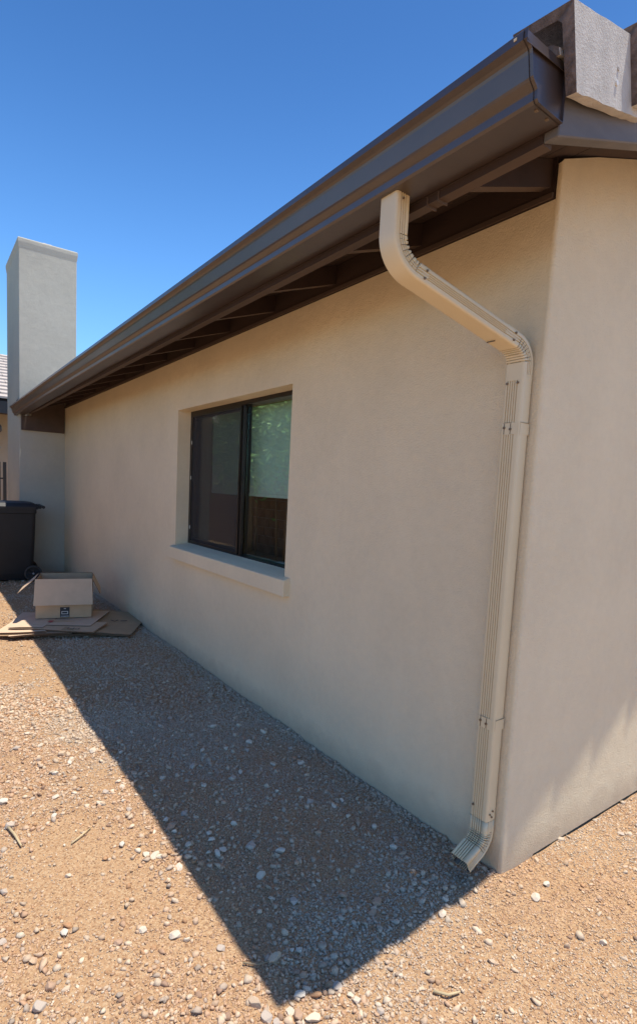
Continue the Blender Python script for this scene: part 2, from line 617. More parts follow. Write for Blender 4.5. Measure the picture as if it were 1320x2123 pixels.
def inw(u, v):
    return WY0 < u < WY1 and WZ0 < v < WZ1


grid_face(bm, lambda u, v: (0, u, v), us, vs, inw)
# reveals, slightly eased edge
for (p, q) in (((WY0, WZ0), (WY0, WZ1)), ((WY0, WZ1), (WY1, WZ1)), ((WY1, WZ1), (WY1, WZ0)), ((WY1, WZ0), (WY0, WZ0))):
    bm.faces.new([bm.verts.new(c) for c in ((0, *p), (0, *q), (RV + 0.05, *q), (RV + 0.05, *p))])
# corner bullnose and the gable face
GT0 = 2.627


def gtop(x):
    return GT0 + SL * x


XR = 4.2
arc = [(R - R * math.cos(a), R - R * math.sin(a)) for a in [math.pi / 2 * k / 6 for k in range(7)]]
prof = arc + [(x, 0.0) for x in linsp(R, 8.4, 40)[1:]]
prev = None
rows = linsp(-0.15, 1.0, 8)
for (x, y) in prof:
    top = gtop(x) if x <= XR else gtop(2 * XR - x)
    if x < 0.05:
        top -= 0.022 * (1 - x / 0.05) ** 2
    zb_ = -0.15 if x < 0.05 else 0.006
    ring = [bm.verts.new((x, y, zb_ + (top - zb_) * t)) for t in linsp(0, 1, 10)]
    if prev:
        for j in range(10):
            bm.faces.new((prev[j], ring[j], ring[j + 1], prev[j + 1]))
    prev = ring
# thin return of the corner above the long wall
bm.faces.new([bm.verts.new(c) for c in ((0, R, TOPL), (0, R, GT0 - 0.022), (0.12, R, GT0 + 0.02), (0.12, R, TOPL))])
# rear and far walls so that the house is closed
for quad in (((8.4, 0, -0.15), (8.4, 9.3, -0.15), (8.4, 9.3, 2.49), (8.4, 0, 2.49)),
             ((0, 9.3, -0.15), (8.4, 9.3, -0.15), (8.4, 9.3, 2.49), (0, 9.3, 2.49)),
             ((0, WALL_L, -0.15), (0, 9.3, -0.15), (0, 9.3, 2.49), (0, WALL_L, 2.49))):
    bm.faces.new([bm.verts.new(c) for c in quad])
bmesh.ops.remove_doubles(bm, verts=bm.verts, dist=0.0002)
bmesh.ops.recalc_face_normals(bm, faces=bm.faces)
wall = bmobj("stucco_wall", bm, M_STUCCO, house)
for p in wall.data.polygons:
    c = p.center
    if c.x < R and c.y < R:
        p.use_smooth = True

# weep-screed gap: set-back foundation strip, the gap's shadow put into its dark colour
box("foundation_strip", 0.024, 8.4, 0.012, 0.05, -0.2, 0.02, M_TILEDGE, house)

# window ---------------------------------------------------------------
FX = RV - 0.035
win_bm = bmesh.new()
t = 0.030
add_box(win_bm, FX, RV + 0.04, WY0, WY0 + t, WZ0 + 0.03, WZ1)
add_box(win_bm, FX, RV + 0.04, WY1 - t, WY1, WZ0 + 0.03, WZ1)
add_box(win_bm, FX, RV + 0.04, WY0 + t, WY1 - t, WZ1 - t, WZ1)
add_box(win_bm, FX, RV + 0.04, WY0 + t, WY1 - t, WZ0 + 0.03, WZ0 + 0.055)
window = bmobj("window", win_bm, M_FRAME, house)
YM = 2.46
zb, zt = WZ0 + 0.055, WZ1 - t
sash = bmesh.new()
add_box(sash, FX + 0.008, FX + 0.034, YM - 0.011, YM + 0.011, zb, zt)
add_box(sash, FX + 0.030, FX + 0.050, YM + 0.0141, WY1 - t, zb, zb + 0.035)
add_box(sash, FX + 0.030, FX + 0.050, YM + 0.0141, WY1 - t, zt - 0.03, zt)
bmobj("meeting_stile", sash, M_FRAME, window, bevel=0.002, segs=1)
box("pane", FX + 0.040, FX + 0.044, WY0 + t, YM - 0.014, zb, zt, M_GLASS, window)["label"] = "fixed right pane with bamboo reflected in it"
box("pane", FX + 0.040, FX + 0.044, YM + 0.014, WY1 - t, zb, zt, M_GLASS, window)["label"] = "far pane behind the insect screen"
sf = bmesh.new()
s = 0.017
y0, y1 = YM + 0.0145, WY1 - t - 0.001
add_box(sf, FX - 0.002, FX + 0.010, y0, y0 + s, zb + 0.001, zt - 0.001)
add_box(sf, FX - 0.002, FX + 0.010, y1 - s, y1, zb + 0.001, zt - 0.001)
add_box(sf, FX - 0.002, FX + 0.010, y0 + s, y1 - s, zt - s, zt - 0.001)
add_box(sf, FX - 0.002, FX + 0.010, y0 + s, y1 - s, zb + 0.001, zb + s)
bmobj("screen_frame", sf, M_FRAME, window)
box("insect_screen", FX + 0.003, FX + 0.0045, y0 + s, y1 - s, zb + s, zt - s, M_SCREEN, window)
for zc in (1.79, 1.49, 1.06):
    box("screen_clip", FX - 0.006, FX - 0.0025, y1 - 0.016, y1 - 0.006, zc, zc + 0.03, M_WHITE, window)
# pull tab of the slider
box("latch", FX - 0.002, FX + 0.007, YM - 0.028, YM - 0.0145, 1.46, 1.53, M_FRAME, window, bevel=0.003)
# thick stucco sill, top sloping down to the outside
sl = extrude_poly("sill", [(-0.045, 0.800), (RV - 0.005, 0.800), (RV - 0.005, 0.938), (0.02, 0.920), (-0.045, 0.903)],
                  'y', WY0 - 0.06, WY1 + 0.035, M_SILL, window, bevel=0.008, segs=3)
# roller blinds and the dim room behind
for i, (a, b2, zz) in enumerate(((1.70, 2.58, 1.405), (2.74, 3.26, 1.405))):
    o = box("roller_blind", 0.262, 0.265, a, b2, zz, 2.05, M_BLIND, window)
    box("bottom_bar", 0.258, 0.270, a, b2, zz - 0.024, zz - 0.001, M_BLIND, o)
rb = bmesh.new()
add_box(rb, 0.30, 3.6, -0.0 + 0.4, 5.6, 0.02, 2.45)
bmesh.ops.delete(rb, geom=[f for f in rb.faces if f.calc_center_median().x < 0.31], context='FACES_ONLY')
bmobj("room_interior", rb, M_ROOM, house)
rv = bmesh.new()
for q in (((0.20, WY0 - 0.001), (0.30, WY0 - 0.001)),):
    pass
add_box(rv, 0.201, 0.301, WY0 - 0.05, WY0, WZ0, WZ1)
add_box(rv, 0.201, 0.301, WY1, WY1 + 0.05, WZ0, WZ1)
add_box(rv, 0.201, 0.301, WY0 - 0.05, WY1 + 0.05, WZ1 + 0.001, WZ1 + 0.05)
add_box(rv, 0.201, 0.301, WY0 - 0.05, WY1 + 0.05, WZ0 - 0.02, WZ0 + 0.04)
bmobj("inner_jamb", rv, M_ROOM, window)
# plaster round the opening on the room side closes the wall
pw = bmesh.new()
for (a, b2, c, d) in ((0.4, WY0 - 0.05, 0.02, 2.45), (WY1 + 0.05, 5.6, 0.02, 2.45), (WY0 - 0.05, WY1 + 0.05, 0.02, WZ0 - 0.021), (WY0 - 0.05, WY1 + 0.05, WZ1 + 0.051, 2.45)):
    add_box(pw, 0.285, 0.299, a, b2, c, d)
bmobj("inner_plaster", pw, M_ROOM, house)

# frieze board on top of the long wall, rafters, deck, fascia -------------------
DB0 = 2.630      # underside of the roof deck at x=0


def dk(x):
    return DB0 + SL * x


extrude_poly("frieze_board", [(-0.004, TOPL + 0.002), (0.10, TOPL + 0.002), (0.10, dk(0.10) - 0.002), (-0.004, dk(-0.004) - 0.002)], 'y', R + 0.004, WALL_L - 0.037, M_WOOD, house)
# a thin ledger strip at the joint of wall and frieze
box("ledger_strip", -0.012, -0.0045, R + 0.006, WALL_L - 0.037, TOPL + 0.004, TOPL + 0.022, M_FASCIA, house)
FXI, FXO = -0.458, -0.496      # fascia inner and outer faces
RB = 2.536                     # rafter underside at x=0
raf_me = None
ys = [0.030 + 0.609 * i for i in range(13)]
for i, yy in enumerate(ys):
    pts = [(-0.0045, RB - 0.002), (FXI + 0.001, RB + SL * FXI), (FXI + 0.001, dk(FXI) - 0.002), (-0.0045, dk(-0.0045) - 0.002)]
    if raf_me is None:
        o = extrude_poly("rafter", pts, 'y', 0, 0.040, M_WOOD, house)
        raf_me = o.data
        # lighter rafter underside: light thrown up by the ground put into its colour
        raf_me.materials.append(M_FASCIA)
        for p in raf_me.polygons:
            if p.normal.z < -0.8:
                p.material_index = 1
    else:
        o = link("rafter", raf_me, M_WOOD, house)
    o.location = (0, yy, 0)
# roof deck: boards running along the house, seen from below
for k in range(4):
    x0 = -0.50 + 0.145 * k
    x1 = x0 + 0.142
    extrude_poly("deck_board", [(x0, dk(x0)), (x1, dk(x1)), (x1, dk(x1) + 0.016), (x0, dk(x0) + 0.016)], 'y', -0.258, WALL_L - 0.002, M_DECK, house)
# main roof deck over the house
roof = extrude_poly("roof", [(0.085, dk(0.085) + 0.001), (XR, dk(XR) + 0.001), (8.4, dk(0) - 0.01), (8.9, dk(-0.5)), (8.9, dk(-0.5) + 0.02), (XR, dk(XR) + 0.025), (0.085, dk(0.085) + 0.020)],
                    'y', -0.258, 9.4, M_DECK, house)
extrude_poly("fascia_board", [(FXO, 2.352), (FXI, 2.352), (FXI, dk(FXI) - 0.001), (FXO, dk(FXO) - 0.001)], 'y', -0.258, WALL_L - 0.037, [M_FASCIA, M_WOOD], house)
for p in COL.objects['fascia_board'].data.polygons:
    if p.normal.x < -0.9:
        p.material_index = 1      # gutter's shade put into the colour as darker brown
# rake board closing the gable overhang
extrude_poly("rake_board", [(FXO, 2.352), (XR, 2.352 + SL * (XR - FXO)), (XR, dk(XR) + 0.03), (FXO, dk(FXO) + 0.03)], 'y', -0.300, -0.2585, M_RAKE, house, bevel=0.003, segs=1)
extrude_poly("rake_board", [(XR, 2.352 + SL * (XR - FXO)), (8.9, 2.352), (8.9, dk(FXO) + 0.03), (XR, dk(XR) + 0.03)], 'y', -0.300, -0.2585, M_RAKE, house, bevel=0.003, segs=1)


# concrete rake tiles (L-shaped), with rough ends -------------------------------
def rake_tile_mesh():
    """local: x along slope from 0 to 0.43, y inwards, z up; ends rough"""
    L, T = 0.400, 0.027
    prof = [(0, -0.185), (0, 0.0), (0.150, 0.004), (0.150, -0.016), (0.040, -0.021), (T, -0.034), (T, -0.183)]
    rr = random.Random(3)
    bm = bmesh.new()
    n = 14
    rings = []
    for i in range(n + 1):
        x = L * i / n
        ring = []
        for j, (y, z) in enumerate(prof):
            dx = rr.uniform(-0.004, 0.004) if i in (0, n) else 0
            dz = rr.uniform(-0.002, 0.002) if j in (0, 6) else rr.uniform(-0.0006, 0.0006)
            ring.append(bm.verts.new((x + dx, y + rr.uniform(-0.0006, 0.0006), z + dz)))
        rings.append(ring)
    m = len(prof)
    for a, c in zip(rings, rings[1:]):
        for j in range(m):
            f = bm.faces.new((a[j], a[(j + 1) % m], c[(j + 1) % m], c[j]))
            f.material_index = 0 if j in (0, 1, 6) else 1
    # end caps split so that the L stays well-formed
    for rg in (rings[0], rings[-1]):
        for q in ((0, 1, 5, 6), (1, 2, 3, 4), (1, 4, 5)):
            f = bm.faces.new([rg[k] for k in q])
            f.material_index = 1
    bmesh.ops.recalc_face_normals(bm, faces=bm.faces)
    me = bpy.data.meshes.new("rake_tile")
    bm.to_mesh(me)
    bm.free()
    me.materials.append(M_TILE)
    me.materials.append(M_TILEDGE)
    return me


rt = rake_tile_mesh()
ang = math.atan(0.285)
k = 0
x = -0.560
while x < XR - 0.25:
    o = link("rake_tile", rt, M_TILE, roof)
    z = 2.600 + SL * (x + 0.560)
    o.location = (x, -0.350 + random.uniform(-0.003, 0.003), z)
    o.rotation_euler = (random.uniform(-0.008, 0.008), -ang, 0.070 + random.uniform(-0.008, 0.008))
    if k == 0:
        o["label"] = "lowest rake tile with a nail head in its side"
        nl = bmesh.new()
        tube("n", [(0.222, -0.004, -0.128), (0.222, 0.004, -0.128)], 0.0065, None, bm=nl, sides=8)
        bmobj("nail_head", nl, M_WHITE, o)
        nl = bmesh.new()
        tube("n", [(0.236, -0.0025, -0.094), (0.236, 0.004, -0.094)], 0.005, None, bm=nl, sides=8)
        bmobj("nail_head", nl, M_MORTAR, o)
    x += 0.302
    k += 1


# field tiles: flat concrete, lapped up the slope -------------------------------
def field_tile_mesh():
    L, W, T = 0.42, 0.325, 0.030
    bm = bmesh.new()
    rr = random.Random(5)
    xs = linsp(0, L, 2)
    prof = [(0, T * .5), (0.02, T), (W * 0.5 - 0.012, T), (W * 0.5, T * 0.78), (W * 0.5 + 0.012, T), (W - 0.014, T), (W, T * .6), (W, 0), (0, 0)]
    rings = []
    for i, x in enumerate(xs):
        rings.append([bm.verts.new((x + (rr.uniform(-0.004, 0.004) if i == 0 else 0), y, z)) for (y, z) in prof])
    m = len(prof)
    for a, c in zip(rings, rings[1:]):
        for j in range(m):
            bm.faces.new((a[j], a[(j + 1) % m], c[(j + 1) % m], c[j]))
    f = bm.faces.new(rings[0])
    f.material_index = 1
    f = bm.faces.new(rings[-1])
    f.material_index = 1
    bmesh.ops.recalc_face_normals(bm, faces=bm.faces)
    me = bpy.data.meshes.new("roof_tile")
    bm.to_mesh(me)
    bm.free()
    me.materials.append(M_TILE)
    me.materials.append(M_TILEDGE)
    return me


ft = field_tile_mesh()
aroof = math.atan(SL)
for row in range(10):
    x = -0.545 + 0.345 * row
    for c in range(29):
        y = -0.315 + 0.331 * c + (0.165 if row % 2 else 0)
        if x < 0.30 and y + 0.33 > WALL_L - 0.02:
            continue
        if y > 9.2:
            continue
        o = link("roof_tile", ft, M_TILE, roof)
        o.location = (x, y, dk(x) + 0.066 + random.uniform(-0.002, 0.002))
        o.rotation_euler = (0, -aroof + 0.075, 0)
# starter strip carrying the first row of tiles
extrude_poly("starter_strip", [(-0.496, dk(-0.496) + 0.017), (-0.455, dk(-0.455) + 0.017), (-0.455, dk(-0.455) + 0.062), (-0.496, dk(-0.496) + 0.058)], 'y', -0.257, WALL_L - 0.02, M_WOOD, roof)
extrude_poly("ridge_cap", [(XR - 0.75, dk(XR) - 0.26 + 0.10), (XR + 0.75, dk(XR) - 0.26 + 0.10), (XR + 0.1, dk(XR) + 0.14), (XR - 0.1, dk(XR) + 0.14)], 'y', -0.33, 9.4, M_TILE, roof)

# gutter: K-style trough along the fascia ---------------------------------------
GP = [(-0.651, 2.494), (-0.6635, 2.4935), (-0.664, 2.511), (-0.6655, 2.509), (-0.6655, 2.490), (-0.651, 2.482), (-0.6445, 2.477), (-0.6420, 2.470),
      (-0.6325, 2.425), (-0.629, 2.419), (-0.6145, 2.4075), (-0.612, 2.404), (-0.6105, 2.385), (-0.604, 2.379),
      (-0.501, 2.376), (-0.4985, 2.378), (-0.4975, 2.512)]


def gdx(y):
    s = max(0.0, min(1.0, (y - 4.5) / 3.7))
    return -0.040 * s * s, -0.050 * s * s


GY = [-0.302, -0.27] + linsp(-0.2, 8.16, 44)
bm = bmesh.new()
rings = []
for i, y in enumerate(GY):
    dx, dz = gdx(y)
    wob = 0.0022 * math.sin(y * 2.1) + 0.0014 * math.sin(y * 5.3 + 1)
    outer = [bm.verts.new((px + dx + (wob if px < -0.55 else 0), y, pz + dz + wob * 0.8)) for (px, pz) in GP]
    inner = [bm.verts.new((px + dx + (wob if px < -0.55 else 0) + (0.0016 if px < -0.55 else -0.0012), y, pz + dz + wob * 0.8 + (0.0016 if pz < 2.42 else 0.0))) for (px, pz) in GP[4:]]
    rings.append((outer, inner))
for (a, ai), (b2, bi) in zip(rings, rings[1:]):
    for j in range(len(GP) - 1):
        bm.faces.new((a[j], a[j + 1], b2[j + 1], b2[j]))
    for j in range(len(GP) - 5):
        f = bm.faces.new((ai[j], ai[j + 1], bi[j + 1], bi[j]))
        f.material_index = 1
bmesh.ops.recalc_face_normals(bm, faces=bm.faces)
gutter = bmobj("gutter", bm, [M_GUT, M_GUTIN], house)
# end cap at the near end: a folded plate with a rim
cap_pts = [(-0.664, 2.511), (-0.6655, 2.490), (-0.651, 2.482), (-0.6445, 2.477), (-0.6420, 2.470), (-0.6325, 2.425), (-0.629, 2.419),
           (-0.6145, 2.4075), (-0.612, 2.404), (-0.6105, 2.385), (-0.604, 2.379), (-0.4985, 2.376), (-0.4975, 2.512)]
cp = extrude_poly("end_cap", cap_pts, 'y', -0.3045, -0.3005, M_GUT, gutter)
# folded rim: the cap's flange standing out past the plate along its outline
bm = bmesh.new()
ctr = Vector((-0.585, 0, 2.45))
nn = len(cap_pts)
for i in range(nn):
    p, q = cap_pts[i], cap_pts[(i + 1) % nn]
    if i == nn - 1:
        # upper hem, folded over and sloping inwards like the photo's brown strip
        v = [bm.verts.new(c) for c in ((p[0], -0.306, p[1] + .001), (q[0], -0.306, q[1] + .001), (q[0], -0.312, q[1] - 0.030), (p[0], -0.312, p[1] - 0.024))]
        bm.faces.new(v)
        continue
    v = [bm.verts.new(c) for c in ((p[0], -0.3045, p[1]), (q[0], -0.3045, q[1]), (q[0], -0.3115, q[1]), (p[0], -0.3115, p[1]))]
    bm.faces.new(v)
o = bmobj("cap_rim", bm, M_GUT, cp)
sol = o.modifiers.new("thick", 'SOLIDIFY')
sol.thickness = 0.0012
for (px_, pz_) in ((-0.585, 2.3775), (-0.540, 2.376)):
    box("rivet", px_ - 0.004, px_ + 0.004, -0.298, -0.290, pz_ - 0.0035, pz_ + 0.001, M_SCREW, gutter, bevel=0.001)
box("rivet", -0.669, -0.6658, -0.285, -0.277, 2.497, 2.503, M_BEIGE, gutter, bevel=0.001)
# hanger straps bridging the trough
for yy in linsp(0.3, 7.5, 12):
    dx, dz = gdx(yy)
    box("gutter_hanger", -0.655 + dx, -0.499, yy, yy + 0.025, 2.487 + dz, 2.490 + dz, M_GUTIN, gutter)
# drip-edge flashing folded over the fascia behind the gutter
extrude_poly("drip_edge", [(-0.4968, 2.375), (-0.4963, 2.375), (-0.4963, dk(-.4963) + 0.015), (-0.4968, dk(-.4968) + 0.015)], 'y', -0.298, WALL_L - 0.01, M_GUT, house)
# two short strap ends poking out between gutter and fascia near the corner
for yy in (0.085, 0.130):
    box("fascia_clip", -0.500, -0.4585, yy, yy + 0.004, 2.343, 2.374, M_FASCIA, gutter)
# far-end flashing against the chimney
extrude_poly("end_flashing", [(-0.668, 2.44), (-0.60, 2.40), (-0.612, 2.56), (-0.622, 2.57)], 'y', 8.05, 8.056, M_GUTIN, gutter)


# downspout ----------------------------------------------------------------------
SW, SD = 0.078, 0.058
S2 = Vector((0, 1, 0))


def section(w, d, nf, ns):
    """outline (a along the wide face, b outwards): rounded corners, nf pressed ribs on the wide faces, ns on the narrow ones"""
    r = 0.009
    hw, hd = w / 2, d / 2

    def face_pts(half, n, skew=0.0, spread=0.68):
        us = [(-1.0, 0.0)]
        for k in range(n):
            c = (-1 + 2 * (k + 0.5) / n) * spread + skew
            g = 0.0024 / half
            us += [(c - g, 0.0), (c - g * 0.45, 1.0), (c + g * 0.45, 1.0), (c + g, 0.0)]
        if n == 0:
            us += [(-0.3, 0.0), (0.3, 0.0)]
        us.append((1.0, 0.0))
        return us
    dep = 0.0045
    pts = []

    def corner(cx_, cy_, a0, a1):
        for q in (0.2, 0.4, 0.6, 0.8):
            a = math.radians(a0 + (a1 - a0) * q)
            pts.append((cx_ + r * math.cos(a), cy_ + r * math.sin(a), 'c'))
    for u, g in face_pts(hw - r, nf, 0.12, 0.80):
        pts.append((u * (hw - r), hd - dep * g, 'f'))
    corner(hw - r, hd - r, 90, 0)
    for u, g in face_pts(hd - r, ns):
        pts.append((hw - dep * g, -u * (hd - r), 's'))
    corner(hw - r, -hd + r, 0, -90)
    for u, g in face_pts(hw - r, nf):
        pts.append((-u * (hw - r), -hd + dep * g, 'b'))
    corner(-hw + r, -hd + r, -90, -180)
    for u, g in face_pts(hd - r, ns):
        pts.append((-hw + dep * g, u * (hd - r), 's'))
    corner(-hw + r, hd - r, 180, 90)
    return pts


def sweep(name, path, parent, scale=1.0, crimp=None, open_end=False, m=M_BEIGE, nf=5, ns=3):
    """path: list of (point, outward normal n); crimp: list of (depth, side) per ring, side=+1 pinches the +n face"""
    sec = section(SW * scale, SD * scale, nf, ns)
    bm = bmesh.new()
    rings = []
    hd = SD * scale / 2
    for i, (p, n) in enumerate(path):
        cr = crimp[i] if crimp else (0, 1)
        ring = []
        for (a, b2, kind) in sec:
            bb = b2
            aa = a
            if cr[0] > 0:
                t_ = (b2 * cr[1] + hd) / (2 * hd)      # 1 on the pinched face, 0 opposite
                t_ = max(0, min(1, t_))
                k_ = cr[0] * (0.15 + 0.85 * t_)
                bb = b2 - cr[1] * k_ * (1 if b2 * cr[1] > 0 else 0) * t_
                aa = a - math.copysign(k_ * 0.8 * t_, a) if kind in ('s', 'c') else a
            ring.append(bm.verts.new(p + S2 * aa + n * bb))
        rings.append(ring)
    m_ = len(sec)
    for a, c in zip(rings, rings[1:]):
        for j in range(m_):
            bm.faces.new((a[j], a[(j + 1) % m_], c[(j + 1) % m_], c[j]))
    if not open_end:
        bm.faces.new(rings[-1])
    bm.faces.new(rings[0])
    bmesh.ops.recalc_face_normals(bm, faces=bm.faces)
    o = bmobj(name, bm, m, parent, smooth=True)
    md = o.modifiers.new("edges", 'EDGE_SPLIT')
    md.split_angle = math.radians(34)
    return o


def straight(p0, p1, n, k=4):
    return [(p0.lerp(p1, i / k), n) for i in range(k + 1)]


YO, YW = 0.212, 0.076        # outlet and wall positions along the house
XO = -0.560
XWL = -0.036                 # centre of the vertical pipe in front of the wall
# centre line in the plane through outlet and wall pipe
P0 = Vector((XO, YO, 2.382))
P1 = Vector((XO, YO, 2.270))
P4 = Vector((XWL, YW, 1.930))
P5 = Vector((XWL, YW, 0.190))


def bend(p_start, d0, d1, Rb, steps, nsign=1):
    """arc from p_start with direction d0 turning to d1; returns points and normals"""
    ax = d0.cross(d1).normalized()
    th = d0.angle(d1)
    cdir = ax.cross(d0).normalized()
    c = p_start + cdir * Rb
    out = []
    for i in range(steps + 1):
        a = th * i / steps
        q = Matrix.Rotation(a, 3, ax)
        p = c + q @ (p_start - c)
        d = (q @ d0).normalized()
        nrm = (d.cross(S2)).normalized()
        if nrm.x > 0 and abs(nrm.x) > 0.15:
            nrm = -nrm
        elif nrm.z > 0 and abs(nrm.x) <= 0.15:
            nrm = -nrm
        out.append((p, nrm, d))
    return out


DN = Vector((0, 0, -1))
RB1, RB2 = 0.115, 0.085
# diagonal direction solved so that the two bends and the straight meet
best = None
for it in range(60):
    if best is None:
        dd = (P4 - P1).normalized()
    b1 = bend(P1, DN, dd, RB1, 40)
    # second bend ends at P4 heading down: build it backwards from P4
    b2r = bend(P4, -DN, -dd, RB2, 40)
    e1 = b1[-1][0]
    e2 = b2r[-1][0]
    dd = (e2 - e1).normalized()
    best = 1
b2 = [(p, n, -d) for (p, n, d) in reversed(b2r)]


def crimps(k, depth, n, side, lo=0.0, hi=1.0):
    out = []
    for i in range(k):
        t_ = i / (k - 1)
        if lo <= t_ <= hi:
            ph = ((t_ - lo) / (hi - lo) * n) % 1.0
            out.append((depth if 0.30 < ph < 0.62 else 0.0, side))
        else:
            out.append((0.0, side))
    return out


downspout = sweep("downspout", straight(Vector((XWL, YW, 1.895)), Vector((XWL, YW, 0.165)), Vector((-1, 0, 0)), 4), house, 1.0, nf=5, ns=0)
downspout["label"] = "beige ribbed downspout stepping from the eave back to the wall corner"
e1p = [(P0, Vector((-1, 0, 0)))] + [(P1 + Vector((0, 0, 0.03)), Vector((-1, 0, 0)))] + [(p, n) for (p, n, d) in b1] + \
      [(b1[-1][0] + dd * 0.035, b1[-1][1])]
c1 = [(0, -1), (0, -1)] + crimps(len(b1), 0.0055, 8, -1, 0.02, 0.98) + [(0, -1)]
sweep("elbow", e1p, downspout, 1.012, c1, nf=0, ns=3)["label"] = "upper elbow dropping from the gutter outlet"
nd = b1[-1][1]
sweep("offset_pipe", straight(b1[-1][0] + dd * 0.01, b2[0][0] - dd * 0.005, nd, 4), downspout, 1.0, nf=0, ns=4)
e2p = [(b2[0][0] - dd * 0.06, b2[0][1])] + [(p, n) for (p, n, d) in b2] + [(P4 + DN * 0.055, Vector((-1, 0, 0)))]
c2 = [(0, 1)] + crimps(len(b2), 0.005, 7, 1, 0.05, 0.95) + [(0, 1)]
sweep("elbow", e2p, downspout, 1.012, c2, nf=0, ns=3)["label"] = "middle elbow turning down along the wall"
# bottom elbow kicks out to the left over the gravel
P6 = Vector((XWL, YW, 0.215))
P7 = Vector((XWL, YW, 0.172))
do = Vector((-0.88, 0.02, -0.47)).normalized()
b3 = bend(P7, DN, do, 0.085, 40)
e3p = [(P6, Vector((-1, 0, 0))), (P7 + Vector((0, 0, .001)), Vector((-1, 0, 0)))] + [(p, n if n.x < 0 else -n) for (p, n, d) in b3]
n3 = b3[-1][1]
e3p = e3p + [(b3[-1][0] + do * 0.075, e3p[-1][1])]
c3 = [(0, 1), (0, 1)] + crimps(len(b3), 0.0055, 8, 1, 0.0, 0.95) + [(0, 1)]
el = sweep("elbow", e3p, downspout, 1.012, c3, open_end=True)
el["label"] = "bottom elbow kicking out over the gravel"
so = el.modifiers.new("wall", 'SOLIDIFY')
so.thickness = 0.0012
el.data.materials.append(M_GUTIN)
so.material_offset = 1  # dark inner face: the mouth's shade put into the colour
so.offset = -1
# dark pinch lines where the crimps bottom out
for (bp, side, scl, nC, lo, hi) in ((b1, -1, 1.012, 8, 0.02, 0.98), (b2, 1, 1.012, 7, 0.05, 0.95), (b3, 1, 1.012, 8, 0.0, 0.95)):
    bmc = bmesh.new()
    for kk in range(nC):
        t_ = lo + (hi - lo) * (kk + 0.46) / nC
        f_i = t_ * (len(bp) - 1)
        i0 = int(f_i)
        p, n, d = bp[i0]
        if n.x > 0:
            n = -n
        hw, hd = SW * scl / 2, SD * scl / 2
        # line across the pinched face
        tck = 0.0011
        q = p + n * side * (hd - 0.0052)
        a_, b_ = q - S2 * (hw - 0.018), q + S2 * (hw - 0.018)
        tube("t", [a_, b_], tck, None, bm=bmc, sides=5)
        # lines on the two sides, from the pinched face fading to mid depth
        for sg in (-1, 1):
            a_ = p + S2 * sg * (hw - 0.0032) + n * side * (hd - 0.008)
            b_ = p + S2 * sg * (hw + 0.0002) - n * side * (hd * 0.35)
            tube("t", [a_, b_], [tck * 1.1, tck * 0.5], None, bm=bmc, sides=5)
    bmobj("crimp_line", bmc, M_DARKLINE, downspout, smooth=True)
# straps round the vertical pipe and the overlap seams, with screws
for zc in (1.705, 0.600):
    bm = bmesh.new()
    hw, hd = SW / 2 + 0.0003, SD / 2 + 0.0003
    # thin band: front and two sides, then ears on the wall
    for (xa, xb, ya, yb) in ((-hd - 0.0006, -hd, -hw + 0.006, hw - 0.006), (-hd + 0.006, hd, -hw - 0.0005, -hw), (-hd + 0.006, hd, hw, hw + 0.0005)):
        add_box(bm, XWL + xa, XWL + xb, YW + ya, YW + yb, zc - 0.021, zc + 0.021)
    st = bmobj("strap", bm, M_BEIGE, downspout)
    for (dy, dz) in ((0.022, 0.004), (-0.004, -0.002)):
        bm = bmesh.new()
        tube("s", [(XWL - hd - 0.001, YW + dy, zc + dz), (XWL - hd - 0.005, YW + dy, zc + dz)], 0.0048, None, bm=bm, sides=8)
        add_box(bm, XWL - hd - 0.0018, XWL - hd - 0.0014, YW + dy - 0.0014, YW + dy + 0.0014, zc - 0.020, zc + 0.019)
        bmobj("screw", bm, M_SCREW, downspout)
    bm = bmesh.new()
    add_box(bm, XWL - hd - 0.002, XWL - hd - 0.0014, YW - hw + 0.034, YW + hw - 0.012, zc + 0.0208, zc + 0.0218)
    add_box(bm, XWL - hd + 0.004, XWL + hd - 0.004, YW - hw - 0.0020, YW - hw - 0.0014, zc + 0.0205, zc + 0.0220)
    bmobj("strap_edge", bm, M_SCREW, downspout)
for (zc, dys) in ((1.866, (0.024, -0.020)), (0.262, (0.024,))):
    for dy in dys:
        bm = bmesh.new()
        tube("s", [(XWL - SD / 2 - 0.001, YW + dy, zc), (XWL - SD / 2 - 0.0055, YW + dy, zc)], 0.0045, None, bm=bm, sides=8)
        bmobj("screw", bm, M_SCREW, downspout)
for (dx, zc) in ((-0.012, 0.245), (0.004, 0.255), (0.000, 0.232)):
    bm = bmesh.new()
    tube("s", [(XWL + dx, YW - SW / 2 - 0.001, zc), (XWL + dx, YW - SW / 2 - 0.005, zc)], 0.0035, None, bm=bm, sides=8)
    bmobj("screw", bm, M_SCREW, downspout)
for tt in (0.05, 0.955):
    pm = b1[-1][0].lerp(b2[0][0], tt)
    for off in (0.014, -0.014):
        bm = bmesh.new()
        q = pm + nd * off - S2 * (SW / 2)
        tube("s", [q, q - S2 * 0.005], 0.0040, None, bm=bm, sides=8)
        bmobj("screw", bm, M_SCREW, downspout)
bm = bmesh.new()
q = b2[0][0] - dd * 0.060 + b2[0][1] * (SD / 2 + 0.003)
tube("s", [q - S2 * 0.004, q + S2 * 0.030], 0.0018, None, bm=bm, sides=6)
bmobj("seam_line", bm, M_DARKLINE, downspout)
bm = bmesh.new()
tube("s", [(XO - 0.006, YO - SW * 0.53 - 0.001, 2.362), (XO - 0.006, YO - SW * 0.53 - 0.004, 2.362)], 0.004, None, bm=bm, sides=8)
bmobj("screw", bm, M_SCREW, downspout)

